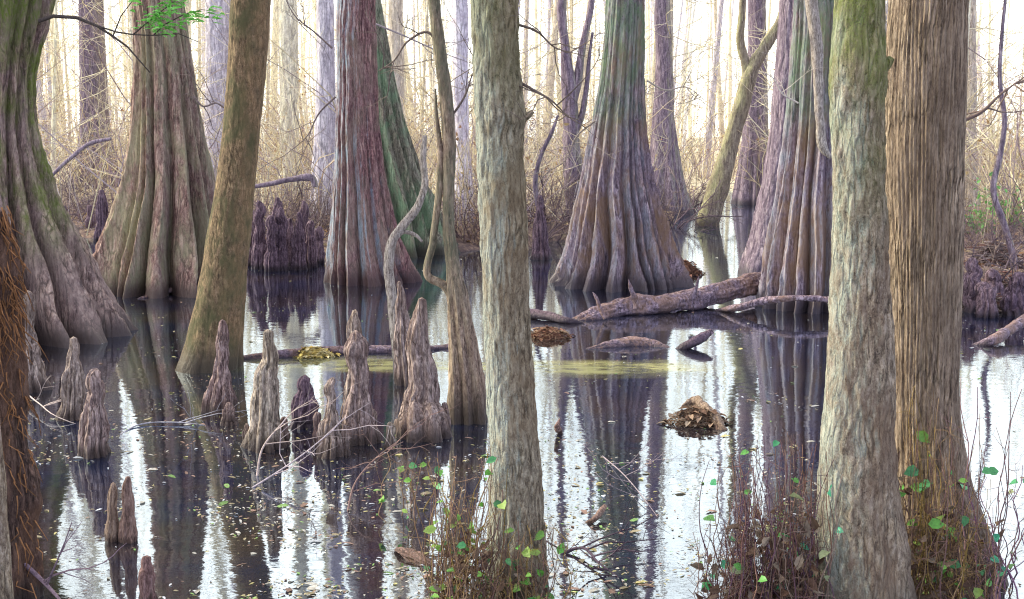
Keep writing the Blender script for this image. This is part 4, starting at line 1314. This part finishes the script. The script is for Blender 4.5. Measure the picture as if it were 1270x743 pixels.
# dark bare branches in the middle distance, thin sapling at right
path_tree('sapling', 'thin dark crooked sapling leaning over the debris at the right edge', [(1258, 330, 9), (1246, 280, 8), (1232, 235, 8), (1240, 195, 7), (1246, 150, 6), (1240, 100, 5), (1243, 40, 4), (1250, -30, 4)], gy(352), 'far_dark', seed=121, foot_z=-.2, nth=16, nz=80, extend=2, bark_amp=.003)
path_tree('crooked_sapling', 'thin crooked stem rising from the dark conical knee right of the centre trunk', [(668, 262, 6), (664, 225, 6), (672, 190, 5), (684, 165, 5), (692, 143, 3)], gy(322) + .2, 'far_dark', seed=122, nth=14, nz=60, crown=False, bark_amp=.002)
path_tree('fallen_branch', 'dark horizontal broken branch left of the dark reddish cypress', [(312, 232, 5), (335, 228, 6), (365, 222, 7), (388, 222, 9), (392, 232, 6)], gy(322), 'far_dark', cat='branch', seed=123, nth=14, nz=50, crown=False, bark_amp=.004, ref=(0, 0, 1))
path_tree('fallen_branch', 'slanting dark bare stick propped on the bank behind the leftmost cypress', [(64, 218, 4), (90, 194, 5), (112, 178, 5), (138, 172, 4)], gy(300), 'far_dark', cat='branch', seed=124, nth=12, nz=50, crown=False, bark_amp=.003, ref=(0, 0, 1))

# ------------------------------------------------------------------ light
SUN_EL, SUN_ROT = R(31), R(-70)
w = bpy.data.worlds.new('World')
SC.world = w
w.use_nodes = True
nt = w.node_tree
sky = nt.nodes.new('ShaderNodeTexSky')
sky.sky_type = 'NISHITA'
sky.sun_disc = False
sky.sun_elevation = SUN_EL
sky.sun_rotation = SUN_ROT
sky.air_density = 1.0
sky.dust_density = 2.0
sky.ozone_density = 1.5
bg = nt.nodes['Background']
bg.inputs['Strength'].default_value = .15
# bright veil added to the sky colour to whiten background and lift the light
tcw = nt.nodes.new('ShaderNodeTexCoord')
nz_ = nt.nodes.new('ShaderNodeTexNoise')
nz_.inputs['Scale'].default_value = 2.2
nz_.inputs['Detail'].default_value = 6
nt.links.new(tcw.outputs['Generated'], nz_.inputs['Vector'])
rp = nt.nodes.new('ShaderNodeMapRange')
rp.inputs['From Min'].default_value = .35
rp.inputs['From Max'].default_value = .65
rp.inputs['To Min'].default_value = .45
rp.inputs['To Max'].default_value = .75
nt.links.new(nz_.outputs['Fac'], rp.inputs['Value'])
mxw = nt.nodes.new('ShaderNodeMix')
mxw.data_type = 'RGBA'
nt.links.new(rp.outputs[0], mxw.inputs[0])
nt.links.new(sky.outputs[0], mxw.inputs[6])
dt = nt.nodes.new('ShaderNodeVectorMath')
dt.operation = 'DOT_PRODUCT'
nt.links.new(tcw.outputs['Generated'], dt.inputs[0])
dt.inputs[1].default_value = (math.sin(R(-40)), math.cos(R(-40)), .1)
vr = nt.nodes.new('ShaderNodeValToRGB')      # added veil: bright ahead on the left, dim blue behind to shade trunk faces
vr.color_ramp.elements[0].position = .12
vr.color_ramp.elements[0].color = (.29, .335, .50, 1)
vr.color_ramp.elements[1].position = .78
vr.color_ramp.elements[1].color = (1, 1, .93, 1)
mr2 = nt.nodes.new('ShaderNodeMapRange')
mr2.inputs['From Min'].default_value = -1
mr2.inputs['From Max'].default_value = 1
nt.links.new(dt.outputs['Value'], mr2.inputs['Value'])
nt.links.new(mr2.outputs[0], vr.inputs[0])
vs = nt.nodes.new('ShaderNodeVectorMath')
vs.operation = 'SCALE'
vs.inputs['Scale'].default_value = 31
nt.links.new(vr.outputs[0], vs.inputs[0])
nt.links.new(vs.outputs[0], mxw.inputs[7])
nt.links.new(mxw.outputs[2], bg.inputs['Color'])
sd = bpy.data.lights.new('sun', 'SUN')
sd.energy = 5.0

sd.angle = R(.5)
sd.color = (1, .94, .72)
so = bpy.data.objects.new('sun', sd)
COL.objects.link(so)
dirv = Vector((math.sin(SUN_ROT) * math.cos(SUN_EL), math.cos(SUN_ROT) * math.cos(SUN_EL), math.sin(SUN_EL)))
so.rotation_euler = (-dirv).to_track_quat('-Z', 'Y').to_euler()
so.location = (-30, 5, 30)

SC.view_settings.view_transform = 'Standard'
SC.view_settings.look = 'None'
SC.view_settings.exposure = 0
SC.cycles.use_denoising = True
SC.cycles.denoising_prefilter = 'FAST'
SC.cycles.filter_width = 1.15
SC.cycles.max_bounces = 6
SC.cycles.sample_clamp_indirect = 8
